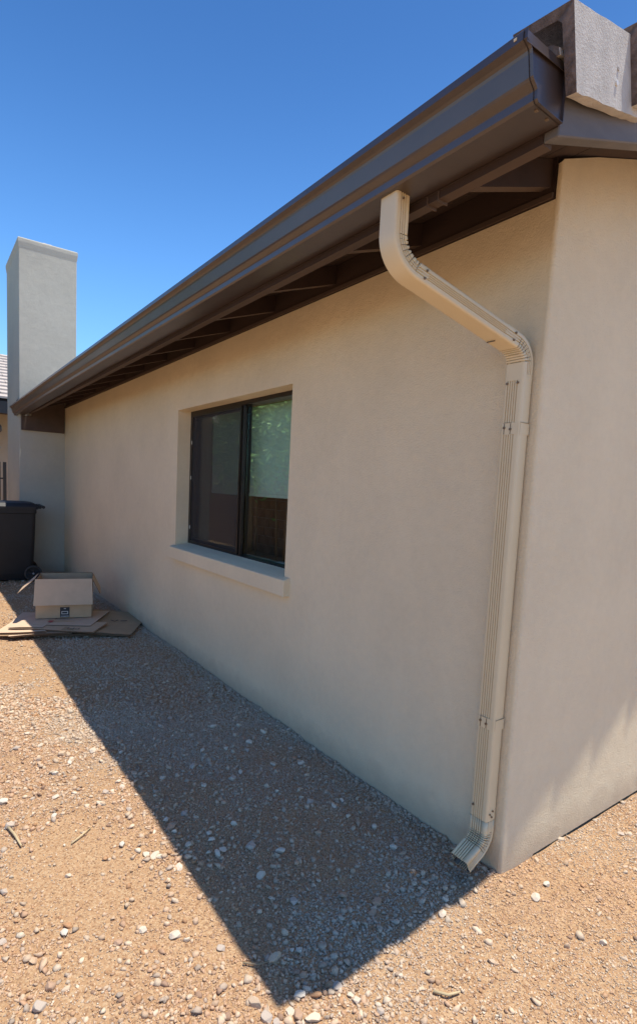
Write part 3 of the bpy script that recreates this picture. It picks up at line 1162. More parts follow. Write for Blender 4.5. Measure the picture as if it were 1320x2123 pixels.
# chimney --------------------------------------------------------------------------
CX0, CX1, CY0, CY1, CZ = -0.612, 0.156, WALL_L, 9.24, 4.79
bm = bmesh.new()
add_box(bm, CX0, CX1, CY0, CY1, -0.15, CZ - 0.11)
chim = bmobj("chimney", bm, M_CHIM, house, bevel=0.012, segs=3)
bm = bmesh.new()
A = [(CX0 - 0.002, CY0 - 0.002), (CX1 + 0.002, CY0 - 0.002), (CX1 + 0.002, CY1 + 0.002), (CX0 - 0.002, CY1 + 0.002)]
o_ = 0.010
prof = [(0.0, -0.13), (o_ * 0.3, -0.10), (o_, -0.055), (o_, -0.010), (0.0, 0.004)]
rings = []
for (off, z) in prof:
    ox = off
    rings.append([bm.verts.new((x + (ox if x > 0 else -ox), y + (ox if y > 8.5 else -ox), CZ + z)) for (x, y) in A])
for a, c in zip(rings, rings[1:]):
    for j in range(4):
        bm.faces.new((a[j], a[(j + 1) % 4], c[(j + 1) % 4], c[j]))
bm.faces.new(rings[0][::-1])
bm.faces.new(rings[-1])
bmobj("chimney_cap", bm, M_CHIM, chim, bevel=0.003, segs=1)
# low spark-arrester dome just showing over the cap
bm = bmesh.new()
prev = None
for (r0, z0) in ((0.17, CZ + 0.003), (0.165, CZ + 0.03), (0.12, CZ + 0.055), (0.04, CZ + 0.065)):
    ring = [bm.verts.new((-0.22 + r0 * math.cos(a), CY0 + 0.24 + r0 * math.sin(a), z0 + 0.004 * math.sin(5 * a))) for a in [2 * math.pi * k / 16 for k in range(16)]]
    if prev:
        for j in range(16):
            bm.faces.new((prev[j], prev[(j + 1) % 16], ring[(j + 1) % 16], ring[j]))
    prev = ring
bm.faces.new(prev)
bmobj("flue_mortar", bm, M_MORTAR, chim, smooth=True)
# boxed soffit piece against the chimney breast under the eave
extrude_poly("chimney_trim_board", [(CX0 + 0.022, 2.115), (-0.013, 2.115), (-0.013, dk(-0.013) - 0.003), (-0.455, dk(-0.455) - 0.003), (-0.455, 2.325), (CX0 + 0.022, 2.325)], "y", CY0 - 0.035, CY0 - 0.001, M_FASCIA, house, bevel=0.002, segs=1)


# ------------------------------------------------------------------ wheelie bin
binr = empty("wheelie_bin", (-0.80, 7.48, float(gh(-0.8, 7.48)) + 0.004), math.radians(-3), "black wheelie bin standing in front of the chimney at the far end of the wall", "bin")
bm = bmesh.new()


def ringbox(bm, x0, x1, y0, y1, z, r=0.04, n=4):
    out = []
    for (cx_, cy_, a0) in ((x1 - r, y1 - r, 0), (x0 + r, y1 - r, 90), (x0 + r, y0 + r, 180), (x1 - r, y0 + r, 270)):
        for i in range(n + 1):
            a = math.radians(a0 + 90 * i / n)
            out.append(bm.verts.new((cx_ + r * math.cos(a), cy_ + r * math.sin(a), z)))
    return out


rings = [ringbox(bm, -0.20, 0.26, -0.21, 0.21, 0.015, 0.05), ringbox(bm, -0.22, 0.275, -0.225, 0.225, 0.10, 0.05),
         ringbox(bm, -0.27, 0.295, -0.265, 0.265, 0.55, 0.045), ringbox(bm, -0.315, 0.305, -0.285, 0.285, 0.93, 0.04),
         ringbox(bm, -0.335, 0.315, -0.300, 0.300, 0.94, 0.04), ringbox(bm, -0.335, 0.315, -0.300, 0.300, 1.00, 0.04)]
for a, c in zip(rings, rings[1:]):
    for j in range(len(a)):
        bm.faces.new((a[j], a[(j + 1) % len(a)], c[(j + 1) % len(a)], c[j]))
bm.faces.new(rings[0][::-1])
bm.faces.new(rings[-1])
bmobj("body", bm, M_BIN, binr, smooth=False)
bm = bmesh.new()
rings = [ringbox(bm, -0.365, 0.33, -0.325, 0.325, 0.995, 0.03), ringbox(bm, -0.365, 0.33, -0.325, 0.325, 1.03, 0.03),
         ringbox(bm, -0.30, 0.29, -0.27, 0.27, 1.075, 0.05), ringbox(bm, -0.20, 0.20, -0.18, 0.18, 1.09, 0.05)]
for a, c in zip(rings, rings[1:]):
    for j in range(len(a)):
        bm.faces.new((a[j], a[(j + 1) % len(a)], c[(j + 1) % len(a)], c[j]))
bm.faces.new(rings[0][::-1])
bm.faces.new(rings[-1])
bmobj("lid", bm, M_BIN, binr)
bm = bmesh.new()
add_box(bm, 0.331, 0.375, -0.25, -0.20, 1.00, 1.045)
add_box(bm, 0.331, 0.375, 0.20, 0.25, 1.00, 1.045)
tube("h", [(0.40, -0.27, 1.025), (0.40, 0.27, 1.025)], 0.022, None, bm=bm, sides=8)
bmobj("handle", bm, M_BIN, binr)
tube("axle", [(0.27, -0.27, 0.108), (0.27, 0.27, 0.108)], 0.011, M_BLACK, binr)
for sy in (-1, 1):
    bm = bmesh.new()
    prof = [(0.088, -0.022), (0.104, -0.020), (0.110, -0.010), (0.110, 0.010), (0.104, 0.020), (0.088, 0.022)]
    nseg = 28
    rg = [[bm.verts.new((0.27 + r0 * math.cos(2 * math.pi * k / nseg), sy * 0.285 + o0, 0.108 + r0 * math.sin(2 * math.pi * k / nseg))) for (r0, o0) in prof] for k in range(nseg)]
    for k in range(nseg):
        a, c = rg[k], rg[(k + 1) % nseg]
        for j in range(len(prof)):
            bm.faces.new((a[j], a[(j + 1) % len(prof)], c[(j + 1) % len(prof)], c[j]))
    wh = bmobj("wheel", bm, M_WHEEL, binr, smooth=True)
    bm = bmesh.new()
    for k in range(6):
        a = math.pi / 3 * k + 0.3
        tube("sp", [(0.27, sy * 0.285, 0.108), (0.27 + 0.09 * math.cos(a), sy * 0.285, 0.108 + 0.09 * math.sin(a))], 0.010, None, bm=bm, sides=6)
    tube("disc", [(0.27, sy * 0.285 - 0.004, 0.108), (0.27, sy * 0.285 + 0.004, 0.108)], 0.089, None, bm=bm, sides=24)
    bmobj("spokes", bm, M_BIN, wh)
    bm = bmesh.new()
    tube("hub", [(0.27, sy * 0.285 - 0.026, 0.108), (0.27, sy * 0.285 + 0.026, 0.108)], 0.013, None, bm=bm, sides=12)
    bmobj("hub_cap", bm, M_WHEELHUB, wh)


# ------------------------------------------------------------------ flattened cardboard boxes
def sheet(x, y, z, rz, w, d, m, label, tilt=(0, 0), th=0.008, warp=0.010, notch=0.0, name="flattened_box", n=8):
    o = empty(name, (x, y, z), rz, label, "cardboard", "flattened cardboard boxes in the pile")
    o.rotation_euler = (tilt[0], tilt[1], rz)
    rr = random.Random(int(x * 1000 + y * 77))
    ph = rr.uniform(0, 6)
    for layer in range(2):
        bm = bmesh.new()
        z0 = layer * (th * 0.5 + 0.003)
        offx, offy = (rr.uniform(-0.012, 0.012), rr.uniform(-0.012, 0.012)) if layer else (0, 0)
        V = {}
        for i in range(n + 1):
            for j in range(n + 1):
                u, v = i / n - 0.5, j / n - 0.5
                hz = warp * (math.sin(u * 3.1 + ph) * 0.6 + (abs(v) * 2) ** 2 * (0.6 if layer else 0.2) + 0.25 * math.sin(v * 7 + u * 4))
                for k in (0, 1):
                    V[i, j, k] = bm.verts.new((u * w + offx, v * d + offy, z0 + hz + k * th * 0.45))
        cut = set()
        if notch > 0:
            # slots cut between the closing flaps on both long edges
            for i in range(n):
                if i in (2, 5):
                    for j in (0, n - 1):
                        cut.add((i, j))
        for i in range(n):
            for j in range(n):
                bm.faces.new((V[i, j, 1], V[i + 1, j, 1], V[i + 1, j + 1, 1], V[i, j + 1, 1]))
                bm.faces.new((V[i, j, 0], V[i, j + 1, 0], V[i + 1, j + 1, 0], V[i + 1, j, 0]))
        for i in range(n):
            for (a, b2) in (((i, 0), (i + 1, 0)), ((i + 1, n), (i, n)), ((0, i + 1), (0, i)), ((n, i), (n, i + 1))):
                f = bm.faces.new((V[(*a, 0)], V[(*b2, 0)], V[(*b2, 1)], V[(*a, 1)]))
                f.material_index = 1
        bmobj("board_layer", bm, [m, M_CARDEDGE], o)
    return o


gA = "flattened cardboard boxes in the pile"
s1 = sheet(-0.63, 4.46, 0.010, math.radians(-20), 1.05, 0.72, M_CARD3, "widest flattened box lying at the bottom of the cardboard pile", warp=0.008)
s2 = sheet(-0.30, 4.36, 0.034, math.radians(-30), 0.62, 0.86, M_CARD3, "large brown flattened box reaching to the house wall, right side of the pile", tilt=(0, 0.02), warp=0.012)
s3 = sheet(-0.92, 4.62, 0.040, math.radians(-24), 0.42, 0.80, M_CARD2, "pale flattened box on the sunny left side of the pile", tilt=(0.0, -0.02), warp=0.014)
s4 = sheet(-0.90, 4.28, 0.026, math.radians(-14), 0.50, 0.26, M_CARD2, "small pale flattened box at the front left corner of the pile", warp=0.016)
s5 = sheet(-0.66, 4.26, 0.058, math.radians(-36), 0.56, 0.34, M_CARD, "flattened box with black printing along the front of the pile", tilt=(0.02, 0.01), warp=0.006)
s6 = sheet(-0.58, 4.56, 0.062, math.radians(-31), 0.52, 0.62, M_CARD2, "flattened box directly under the open carton", warp=0.004)
s7 = sheet(-0.89, 4.60, 0.056, math.radians(-29), 0.30, 0.60, M_CARD2, "narrow flattened box left of the open carton, half in sun", tilt=(0.0, -0.015), warp=0.008)
# printing on the sheets
bm = bmesh.new()
for k, (w_, h_) in enumerate(((0.012, 0.030), (0.02, 0.010), (0.012, 0.034), (0.020, 0.012), (0.012, 0.030))):
    add_box(bm, 0.02 + k * 0.024, 0.02 + k * 0.024 + w_, -0.135, -0.135 + h_, 0.0200, 0.0208)
bmobj("print", bm, M_INK, s5)
bm = bmesh.new()
tube("arrow", [(0.02, 0.02, 0.024), (0.07, -0.02, 0.024), (0.09, 0.03, 0.024)], 0.003, None, bm=bm, sides=4)
tube("arrow", [(0.12, 0.0, 0.024), (0.18, 0.02, 0.024)], 0.003, None, bm=bm, sides=4)
bmobj("print", bm, M_INK, s2)
bm = bmesh.new()
add_box(bm, 0.125, 0.165, -0.11, -0.05, 0.0200, 0.0210)
bmobj("tape", bm, M_RED, s7)

# open carton on top -----------------------------------------------------------------
BW, BD, BH = 0.500, 0.370, 0.385
carton = empty("open_carton", (-0.908, 4.62, 0.080), math.radians(-15), "open cardboard box with flaps folded out standing on the flattened boxes", "box")
TH = 0.005


def panel(name, pts, m=M_CARD, parent=carton, th=TH, nrm=None):
    """flat board with thickness from 4 corner points"""
    P = [Vector(p) for p in pts]
    n_ = (P[1] - P[0]).cross(P[3] - P[0]).normalized() * th
    V = P + [p + n_ for p in P]
    F = [(0, 1, 2, 3), (7, 6, 5, 4)] + [(i, (i + 1) % 4, (i + 1) % 4 + 4, i + 4) for i in range(4)]
    return pyobj(name, V, F, [m, M_CARDEDGE], parent, mi=[0, 0, 1, 1, 1, 1])


panel("front_panel", [(0, 0, 0), (BW, 0, 0), (BW, 0, BH), (0, 0, BH)])
panel("back_panel", [(0, BD, 0), (BW, BD, 0), (BW, BD, BH), (0, BD, BH)])
panel("side_panel", [(0.0055, 0, 0), (0.0055, BD - 0.0055, 0), (0.0055, BD - 0.0055, BH), (0.0055, 0, BH)])
panel("side_panel", [(BW - 0.0005, 0, 0), (BW - 0.0005, BD - 0.0055, 0), (BW - 0.0005, BD - 0.0055, BH), (BW - 0.0005, 0, BH)])
panel("bottom_panel", [(0.006, 0.001, 0.002), (BW - 0.006, 0.001, 0.002), (BW - 0.006, BD - 0.006, 0.002), (0.006, BD - 0.006, 0.002)])
ff = panel("flap", [(-0.004, -0.008, BH + 0.002), (BW + 0.004, -0.008, BH + 0.002), (BW + 0.012, -0.075, BH - 0.245), (-0.012, -0.075, BH - 0.245)], M_CARD2)
ff["label"] = "front flap hanging down over the printed side"
panel("flap", [(-0.006, 0.004, BH + 0.001), (-0.006, BD - 0.01, BH + 0.001), (-0.150, BD - 0.02, BH - 0.135), (-0.150, -0.006, BH - 0.135)], M_CARD2)
panel("flap", [(BW + 0.004, 0.004, BH + 0.001), (BW + 0.004, BD - 0.01, BH + 0.001), (BW + 0.080, BD - 0.02, BH - 0.150), (BW + 0.080, -0.006, BH - 0.150)], M_CARD)
panel("flap", [(0.004, BD + 0.006, BH + 0.001), (BW - 0.004, BD + 0.006, BH + 0.001), (BW - 0.004, BD + 0.13, BH - 0.15), (0.004, BD + 0.13, BH - 0.15)], M_CARD)
# label and the dark arc printed on the front
lb = box("printed_label", 0.215, 0.300, -0.0062, -0.0052, 0.004, 0.105, M_INK, carton)
bm = bmesh.new()
add_box(bm, 0.249, 0.268, -0.0070, -0.0064, 0.088, 0.096)
for (a, b2, c, d) in ((0.228, 0.287, 0.060, 0.066), (0.228, 0.287, 0.036, 0.042), (0.228, 0.234, 0.0421, 0.0599), (0.281, 0.287, 0.0421, 0.0599),
                      (0.222, 0.294, 0.016, 0.019), (0.222, 0.294, 0.010, 0.0125)):
    add_box(bm, a, b2, -0.0070, -0.0064, c, d)
bmobj("label_print", bm, M_WHITEINK, lb)
bm = bmesh.new()
pts_t = []
for i in range(17):
    t_ = i / 16
    xx = 0.155 + 0.225 * t_
    zz = 0.168 - 0.036 * math.sin(math.pi * t_)
    wd = 0.002 + 0.007 * math.sin(math.pi * t_)
    pts_t.append((xx, zz + wd, zz - wd))
for a, c in zip(pts_t, pts_t[1:]):
    vs_ = [bm.verts.new(q) for q in ((a[0], -0.0064, a[2]), (c[0], -0.0064, c[2]), (c[0], -0.0064, c[1]), (a[0], -0.0064, a[1]))]
    bm.faces.new(vs_)
bmobj("printed_arc", bm, M_INK, carton)


# ------------------------------------------------------------------ gravel (uncountable) and the larger single stones
def ico():
    bm = bmesh.new()
    bmesh.ops.create_icosphere(bm, subdivisions=1, radius=1.0)
    v = np.array([x.co[:] for x in bm.verts])
    f = np.array([[x.index for x in fc.verts] for fc in bm.faces])
    bm.free()
    return v, f


IV, IF = ico()


def clumps(x, y):
    """how much stone lies here, 0..1"""
    c = fbm(x * 2.1 + 3, y * 2.1 + 8, 21, 5)
    d = np.clip((c - 0.47) / 0.12, 0, 1)
    near_wall = np.exp(-np.clip(-x, 0, 9) / 0.28) * (y > -0.05)
    strip = np.clip((x + 0.98) / 0.22, 0, 1) * (y > -0.05) * np.clip(fbm(x * 2.3 + 9, y * 1.9 + 2, 77, 3) * 2.0 - 0.25, 0, 1)
    d = np.clip(d * 0.85 + near_wall * 0.9 + strip * 0.85, 0, 1)
    # worn bare strips in the sunny part and by the shade's edge, thick gravel in the foreground
    bare = np.clip(1.3 * np.exp(-((x + 1.36) / 0.24) ** 2) * np.exp(-((y - 0.85) / 0.42) ** 2) + np.exp(-((x + 1.02) / 0.13) ** 2) * np.exp(-((y - 0.42) / 0.3) ** 2), 0, 1)
    bare2 = np.exp(-((x + 0.55) / 0.22) ** 2) * np.exp(-((y - 0.45) / 0.5) ** 2) * 0.7
    d = d * (1 - 0.9 * bare) * (1 - bare2)
    fg = np.exp(-((x + 1.10) / 0.30) ** 2) * np.exp(-((y + 0.08) / 0.28) ** 2)
    lo = np.exp(-((x + 1.50) / 0.25) ** 2) * np.exp(-((y - 0.62) / 0.22) ** 2) * 0.6
    d = np.clip(d + 0.9 * fg + lo + 0.45 * (y < -0.02) * (x > -0.9), 0, 1)
    mid = np.exp(-((x + 0.72) / 0.3) ** 2) * np.exp(-((y - 0.75) / 0.9) ** 2)
    return np.clip(d + 0.5 * mid, 0, 1)


def sample(n, rmin, rmax, dmin, dmax, power, basecov=0.12):
    az0, az1 = math.radians(-8), math.radians(80)
    out = []
    while sum(len(o) for o in out) < n:
        m = n
        a = rng.uniform(az0, az1, m)
        u = rng.uniform(0, 1, m)
        # density falls off with distance
        r = dmin * (dmax / dmin) ** u if power == 2 else np.sqrt(dmin ** 2 + u * (dmax ** 2 - dmin ** 2))
        x = CAM.x + r * np.sin(a)
        y = CAM.y + r * np.cos(a)
        ok = ~((x > -0.004) & (y > -0.004)) & (x > -3.0)
        ok &= ~((x > -0.60) & (y > 7.9))
        worn = np.clip(1.3 * np.exp(-((x + 1.36) / 0.24) ** 2) * np.exp(-((y - 0.85) / 0.42) ** 2), 0, 1)
        ok &= rng.uniform(0, 1, m) > 0.72 * worn
        cv = basecov + (1 - basecov) * clumps(x, y)
        # on the gable side the ground is fine grit with few bigger stones
        fine_side = np.clip((x + 0.75) / 0.25, 0, 1) * np.clip((0.10 - y) / 0.12, 0, 1)
        if rmax > 0.0065:
            cv = cv * (1 - (0.60 if rmax < 0.012 else 0.90) * fine_side)
        else:
            cv = np.maximum(cv, fine_side * 0.9)
        # the strip in front of the long wall is finer too
        wall_strip = np.clip((x + 1.0) / 0.15, 0, 1) * np.clip((y - 0.05) / 0.2, 0, 1)
        if rmax > 0.0105:
            cv = cv * (1 - 0.62 * wall_strip)
        ok &= rng.uniform(0, 1, m) < cv
        x, y, r = x[ok], y[ok], r[ok]
        s = rmin * (rmax / rmin) ** (rng.uniform(0, 1, len(x)) ** 2.2)
        s = np.maximum(s, r * 0.00115)
        out.append(np.stack([x, y, s], 1))
    return np.concatenate(out)[:n]


S = np.concatenate([
    sample(26000, 0.0032, 0.0062, 0.9, 3.2, 1, 0.16),
    sample(26000, 0.0042, 0.0085, 0.9, 3.6, 1, 0.03),
    sample(6500, 0.0080, 0.0170, 0.9, 4.2, 1, 0.008),
    sample(24000, 0.0042, 0.0105, 3.2, 8.0, 2, 0.18),
    sample(6000, 0.009, 0.017, 3.6, 9.0, 2, 0.05),
    sample(4000, 0.012, 0.022, 8.0, 16.0, 2, 0.3)])
G = np.concatenate([sample(95000, 0.0021, 0.0046, 0.9, 3.3, 1, 0.40), sample(24000, 0.0036, 0.0062, 3.2, 7.5, 2, 0.4)])
# a loose row of stones shouldered against the foot of both walls
m_ = 2600
yy_ = rng.uniform(0.02, 7.8, m_)
S = np.concatenate([S, np.stack([-np.abs(rng.normal(0.012, 0.022, m_)) - 0.004, yy_, rng.uniform(0.004, 0.013, m_)], 1)])
m_ = 380
xx_ = rng.uniform(0.0, 3.0, m_)
S = np.concatenate([S, np.stack([xx_, -np.abs(rng.normal(0.010, 0.020, m_)) - 0.004, rng.uniform(0.003, 0.007, m_)], 1)])


def stone_colors(n, x, y, sz):
    pal = np.array([(0.60, 0.47, 0.37), (0.56, 0.41, 0.31), (0.66, 0.54, 0.44), (0.52, 0.34, 0.24), (0.46, 0.27, 0.16), (0.44, 0.36, 0.31), (0.32, 0.21, 0.16), (0.70, 0.61, 0.52)])
    pr = np.array([.24, .22, .14, .14, .10, .08, .05, .03])
    c = pal[rng.choice(len(pal), n, p=pr)] * np.array([1.00, 0.955, 0.84])
    c = c * rng.uniform(0.8, 1.12, (n, 1))
    # the rock itself differs from patch to patch: rusty here, chalky grey there
    t_ = fbm(x * 1.9 + 31, y * 1.9 + 17, 55, 3)
    # grey-beige gravel strip, with fill light for the eave's shade put into its colour
    strip = np.clip((x + 0.95) / 0.2, 0, 1) * np.clip((y + 0.1) / 0.2, 0, 1) * (x < 0)
    t_ = t_ - 0.09 * strip
    rust = np.clip((t_ - 0.52) / 0.14, 0, 1)[:, None] * 0.75 * np.clip((0.010 - sz) / 0.004, 0.15, 1)[:, None]
    chalk = np.clip((0.48 - t_) / 0.12, 0, 1)[:, None] * 0.6
    c = c * (1 - 0.55 * strip[:, None]) + 0.55 * strip[:, None] * np.array([0.50, 0.39, 0.29]) * rng.uniform(0.8, 1.15, (n, 1))
    c = c * (1 - rust) + rust * np.array([0.52, 0.33, 0.20]) * rng.uniform(0.75, 1.25, (n, 1))
    c = c * (1 - chalk) + chalk * np.array([0.54, 0.435, 0.325]) * rng.uniform(0.8, 1.15, (n, 1))
    return c


def stones_mesh(name, S, IV=IV, IF=IF):
    n = len(S)
    nv = len(IV)
    base = (IV[None] + rng.normal(0, 0.12, (n, nv, 3))) * rng.uniform(0.85, 1.35, (n, nv, 1))
    sc_ = np.stack([rng.uniform(0.8, 1.35, n), rng.uniform(0.7, 1.1, n), rng.uniform(0.45, 0.85, n)], 1)
    base = base * sc_[:, None, :]
    # crushed rock: knock the corners off along a few random planes
    for _ in range(4):
        nv_ = rng.normal(size=(n, 1, 3))
        nv_ /= np.linalg.norm(nv_, axis=2, keepdims=True)
        dd_ = rng.uniform(0.30, 0.62, (n, 1))
        q_ = (base * nv_).sum(2)
        base = base - nv_ * np.clip(q_ - dd_, 0, None)[..., None]
    # random tilt then random spin
    tx = rng.normal(0, 0.35, n)
    ty = rng.normal(0, 0.35, n)
    a = rng.uniform(0, 2 * np.pi, n)
    c, s_ = np.cos(tx)[:, None], np.sin(tx)[:, None]
    y_, z_ = base[..., 1] * c - base[..., 2] * s_, base[..., 1] * s_ + base[..., 2] * c
    x_ = base[..., 0]
    c, s_ = np.cos(ty)[:, None], np.sin(ty)[:, None]
    x2, z2 = x_ * c + z_ * s_, -x_ * s_ + z_ * c
    c, s_ = np.cos(a)[:, None], np.sin(a)[:, None]
    x3, y3 = x2 * c - y_ * s_, x2 * s_ + y_ * c
    P = np.stack([x3, y3, z2], -1) * S[:, 2][:, None, None]
    P[..., 0] += S[:, 0][:, None]
    P[..., 1] += S[:, 1][:, None]
    P[..., 2] += (gh(S[:, 0], S[:, 1]) + S[:, 2] * rng.uniform(0.05, 0.38, n))[:, None]
    F = (IF[None] + (np.arange(n) * nv)[:, None, None]).reshape(-1, 3)
    me = npmesh(name, P.reshape(-1, 3), F)
    col = np.repeat(stone_colors(n, S[:, 0], S[:, 1], S[:, 2]), nv, 0)
    at = me.attributes.new("tint", 'FLOAT_COLOR', 'POINT')
    at.data.foreach_set("color", np.concatenate([col, np.ones((len(col), 1))], 1).astype(np.float32).ravel())
    return me


# keep gravel from standing in the bin's and carton pile's footprint
gravel = link("gravel", stones_mesh("gravel", S), M_STONE)
tag(gravel, "loose pinkish beige crushed gravel scattered over the dirt", None, kind="stuff")
OV = np.array([(1, 0, 0), (-1, 0, 0), (0, 1, 0), (0, -1, 0), (0, 0, 1), (0, 0, -1)], float)
OF = np.array([(0, 2, 4), (2, 1, 4), (1, 3, 4), (3, 0, 4), (2, 0, 5), (1, 2, 5), (3, 1, 5), (0, 3, 5)])
grit = link("fine_grit", stones_mesh("fine_grit", G, OV, OF), M_STONE)
tag(grit, "fine sandy grit and chips lying between the gravel stones", None, kind="stuff")


def big_stone_mesh(seed):
    rr = np.random.default_rng(seed)
    bm = bmesh.new()
    bmesh.ops.create_icosphere(bm, subdivisions=3, radius=1.0)
    # knock flat facets off the ball like crushed rock
    planes = []
    for _ in range(11):
        v = rr.normal(size=3)
        v /= np.linalg.norm(v)
        planes.append((Vector(v), rr.uniform(0.42, 0.78)))
    for v in bm.verts:
        for (nv_, dd_) in planes:
            q = v.co.dot(nv_)
            if q > dd_:
                v.co -= nv_ * (q - dd_)
        v.co *= 1 + rr.uniform(-0.02, 0.02)
    me = bpy.data.meshes.new("stone")
    bm.to_mesh(me)
    bm.free()
    colr = [(0.64, 0.54, 0.41), (0.54, 0.40, 0.28), (0.64, 0.53, 0.41), (0.46, 0.30, 0.20), (0.50, 0.41, 0.33), (0.64, 0.56, 0.45)][seed % 6]
    at = me.attributes.new("tint", 'FLOAT_COLOR', 'POINT')
    for d in at.data:
        d.color = (*colr, 1)
    return me


SM = [big_stone_mesh(i) for i in range(6)]
placed = [(0.111, -0.129, 0.017, 5), (-0.278, 0.029, 0.016, 0), (-0.806, -0.067, 0.014, 0)]
cnt = 0
cnt_try = 0
BIG = sample(600, 0.0155, 0.026, 0.95, 3.4, 1, 0.005)
while cnt < 280:
    x, y, s_ = BIG[cnt_try]
    cnt_try += 1
    if -0.32 < x < 0.02 and 0.0 < y < 0.12:
        continue
    placed.append((x, y, s_, cnt % 6))
    cnt += 1
for (x, y, s_, k) in placed:
    o = link("stone", SM[k], M_STONE, ground)
    o.location = (x, y, float(gh(x, y)) + s_ * 0.28)
    o.scale = (s_ * random.uniform(0.9, 1.3), s_ * random.uniform(0.75, 1.05), s_ * random.uniform(0.55, 0.85))
    o.rotation_euler = (random.uniform(-0.3, 0.3), random.uniform(-0.3, 0.3), random.uniform(0, 6.28))

# sticks and straw on the ground
def stick(pts, r, label, m=M_STRAW):
    P = [(x, y, float(gh(x, y)) + r + 0.004 + dz) for (x, y, dz) in pts]
    o = tube("twig", P, [r] + [r * 0.9] * (len(P) - 2) + [r * 0.6], m, None, sides=6)
    tag(o, label, "twig")
    return o


stick([(-1.520, 1.275, 0), (-1.506, 1.20, 0.004), (-1.494, 1.115, 0.002)], 0.006, "pale flat splinter of wood on the sunlit dirt at the left edge")
stick([(-1.02, 0.185, 0.002), (-0.985, 0.15, 0.006), (-0.955, 0.145, 0.004), (-0.93, 0.125, 0.001)], 0.0028, "thin curved twig lying in the shade near its front tip", M_BARK)
stick([(-1.33, 1.03, 0), (-1.28, 1.06, 0.005), (-1.24, 1.10, 0.0)], 0.0035, "short bent dry twig on the bare sunlit dirt")
stick([(-0.60, -0.20, 0.0), (-0.575, -0.235, 0.003), (-0.535, -0.245, 0.0)], 0.0045, "pale knobbly dry root piece in the sun at the bottom edge", M_STRAW)

# ------------------------------------------------------------------ side-yard boundary wall (seen in the window)
bw = empty("block_boundary_wall", (-4.20, 8.0, 0), 0, "brown concrete block garden wall facing the house, seen reflected in the window", "wall")
blk = bmesh.new()
add_box(blk, -0.10, 0.10, 0.004, 0.396, 0.004, 0.196)
bmesh.ops.bevel(blk, geom=list(blk.edges), offset=0.006, segments=1, affect='EDGES')
bme = bpy.data.meshes.new("block")
blk.to_mesh(bme)
blk.free()
for row in range(11):
    for c in range(27):
        if row * 27 + c >= 300:
            break
        o = link("block", bme, M_BLOCK, bw)
        o.location = (random.uniform(-0.003, 0.003), -5.0 + 0.4 * c + (0.2 if row % 2 else 0), -0.02 + 0.2 * row)
box("mortar_core", -0.085, 0.085, -4.9, 5.7, -0.1, 2.17, M_MORTAR, bw)
box("cap_course", -0.13, 0.13, -5.0, 6.0, 2.182, 2.24, M_BLOCK, bw, bevel=0.006, segs=1)


# bamboo in front of it and trees beyond it
def leaves(name, centers, spread, n, size, m, parent, seed, flat=0.6):
    r_ = np.random.default_rng(seed)
    c = np.array(centers)[r_.integers(0, len(centers), n)]
    p = c[:, :3] + r_.normal(size=(n, 3)) * np.array(spread) * c[:, 3:4]
    d = r_.normal(size=(n, 3))
    d[:, 2] = d[:, 2] * 0.5 - 0.35
    d /= np.linalg.norm(d, axis=1)[:, None]
    w = np.cross(d, r_.normal(size=(n, 3)))
    w /= np.linalg.norm(w, axis=1)[:, None]
    L = (size * r_.uniform(0.6, 1.3, n))[:, None]
    V = np.stack([p, p + d * L * 0.5 + w * L * 0.13, p + d * L, p + d * L * 0.5 - w * L * 0.13], 1).reshape(-1, 3)
    F = np.arange(n * 4).reshape(-1, 4)
    me = npmesh(name, V, F)
    o = link(name, me, m, parent)
    return o


for bi, (bx_, by_) in enumerate(((-3.75, 8.05), (-3.7, 8.95), (-3.8, 9.9))):
    bam = empty("bamboo_clump", (bx_, by_, 0), 0,
                ("bamboo clump nearest the house corner, reflected in the right pane", "middle bamboo clump, reflected in the right pane",
                 "farthest bamboo clump, reflected beside the window's meeting stile")[bi], "bamboo", "bamboo clumps along the block wall")
    rr = random.Random(bi + 5)
    cents = []
    for k in range(3):
        x, y = rr.uniform(-0.16, 0.16), rr.uniform(-0.35, 0.35)
        lx, ly = rr.uniform(-0.3, 0.35), rr.uniform(-0.5, 0.5)
        H = rr.uniform(2.8, 4.0)
        P = [(x + lx * (t_ ** 2), y + ly * (t_ ** 2), H * t_) for t_ in (0, .15, .3, .45, .6, .8, 1)]
        P[0] = (x, y, -0.05)
        tube("stem", P, [0.014, 0.014, 0.013, 0.012, 0.010, 0.008, 0.004], M_BARK, bam, sides=6)
        for t_ in (0.62, 0.72, 0.8, 0.88, 0.96):
            cents.append((x + lx * t_ * t_, y + ly * t_ * t_, H * t_, rr.uniform(0.7, 1.2)))
    leaves("leaves", cents, (0.30, 0.38, 0.24), 5200, 0.17, (M_LEAF, M_LEAF2, M_LEAF)[bi], bam, 40 + bi)

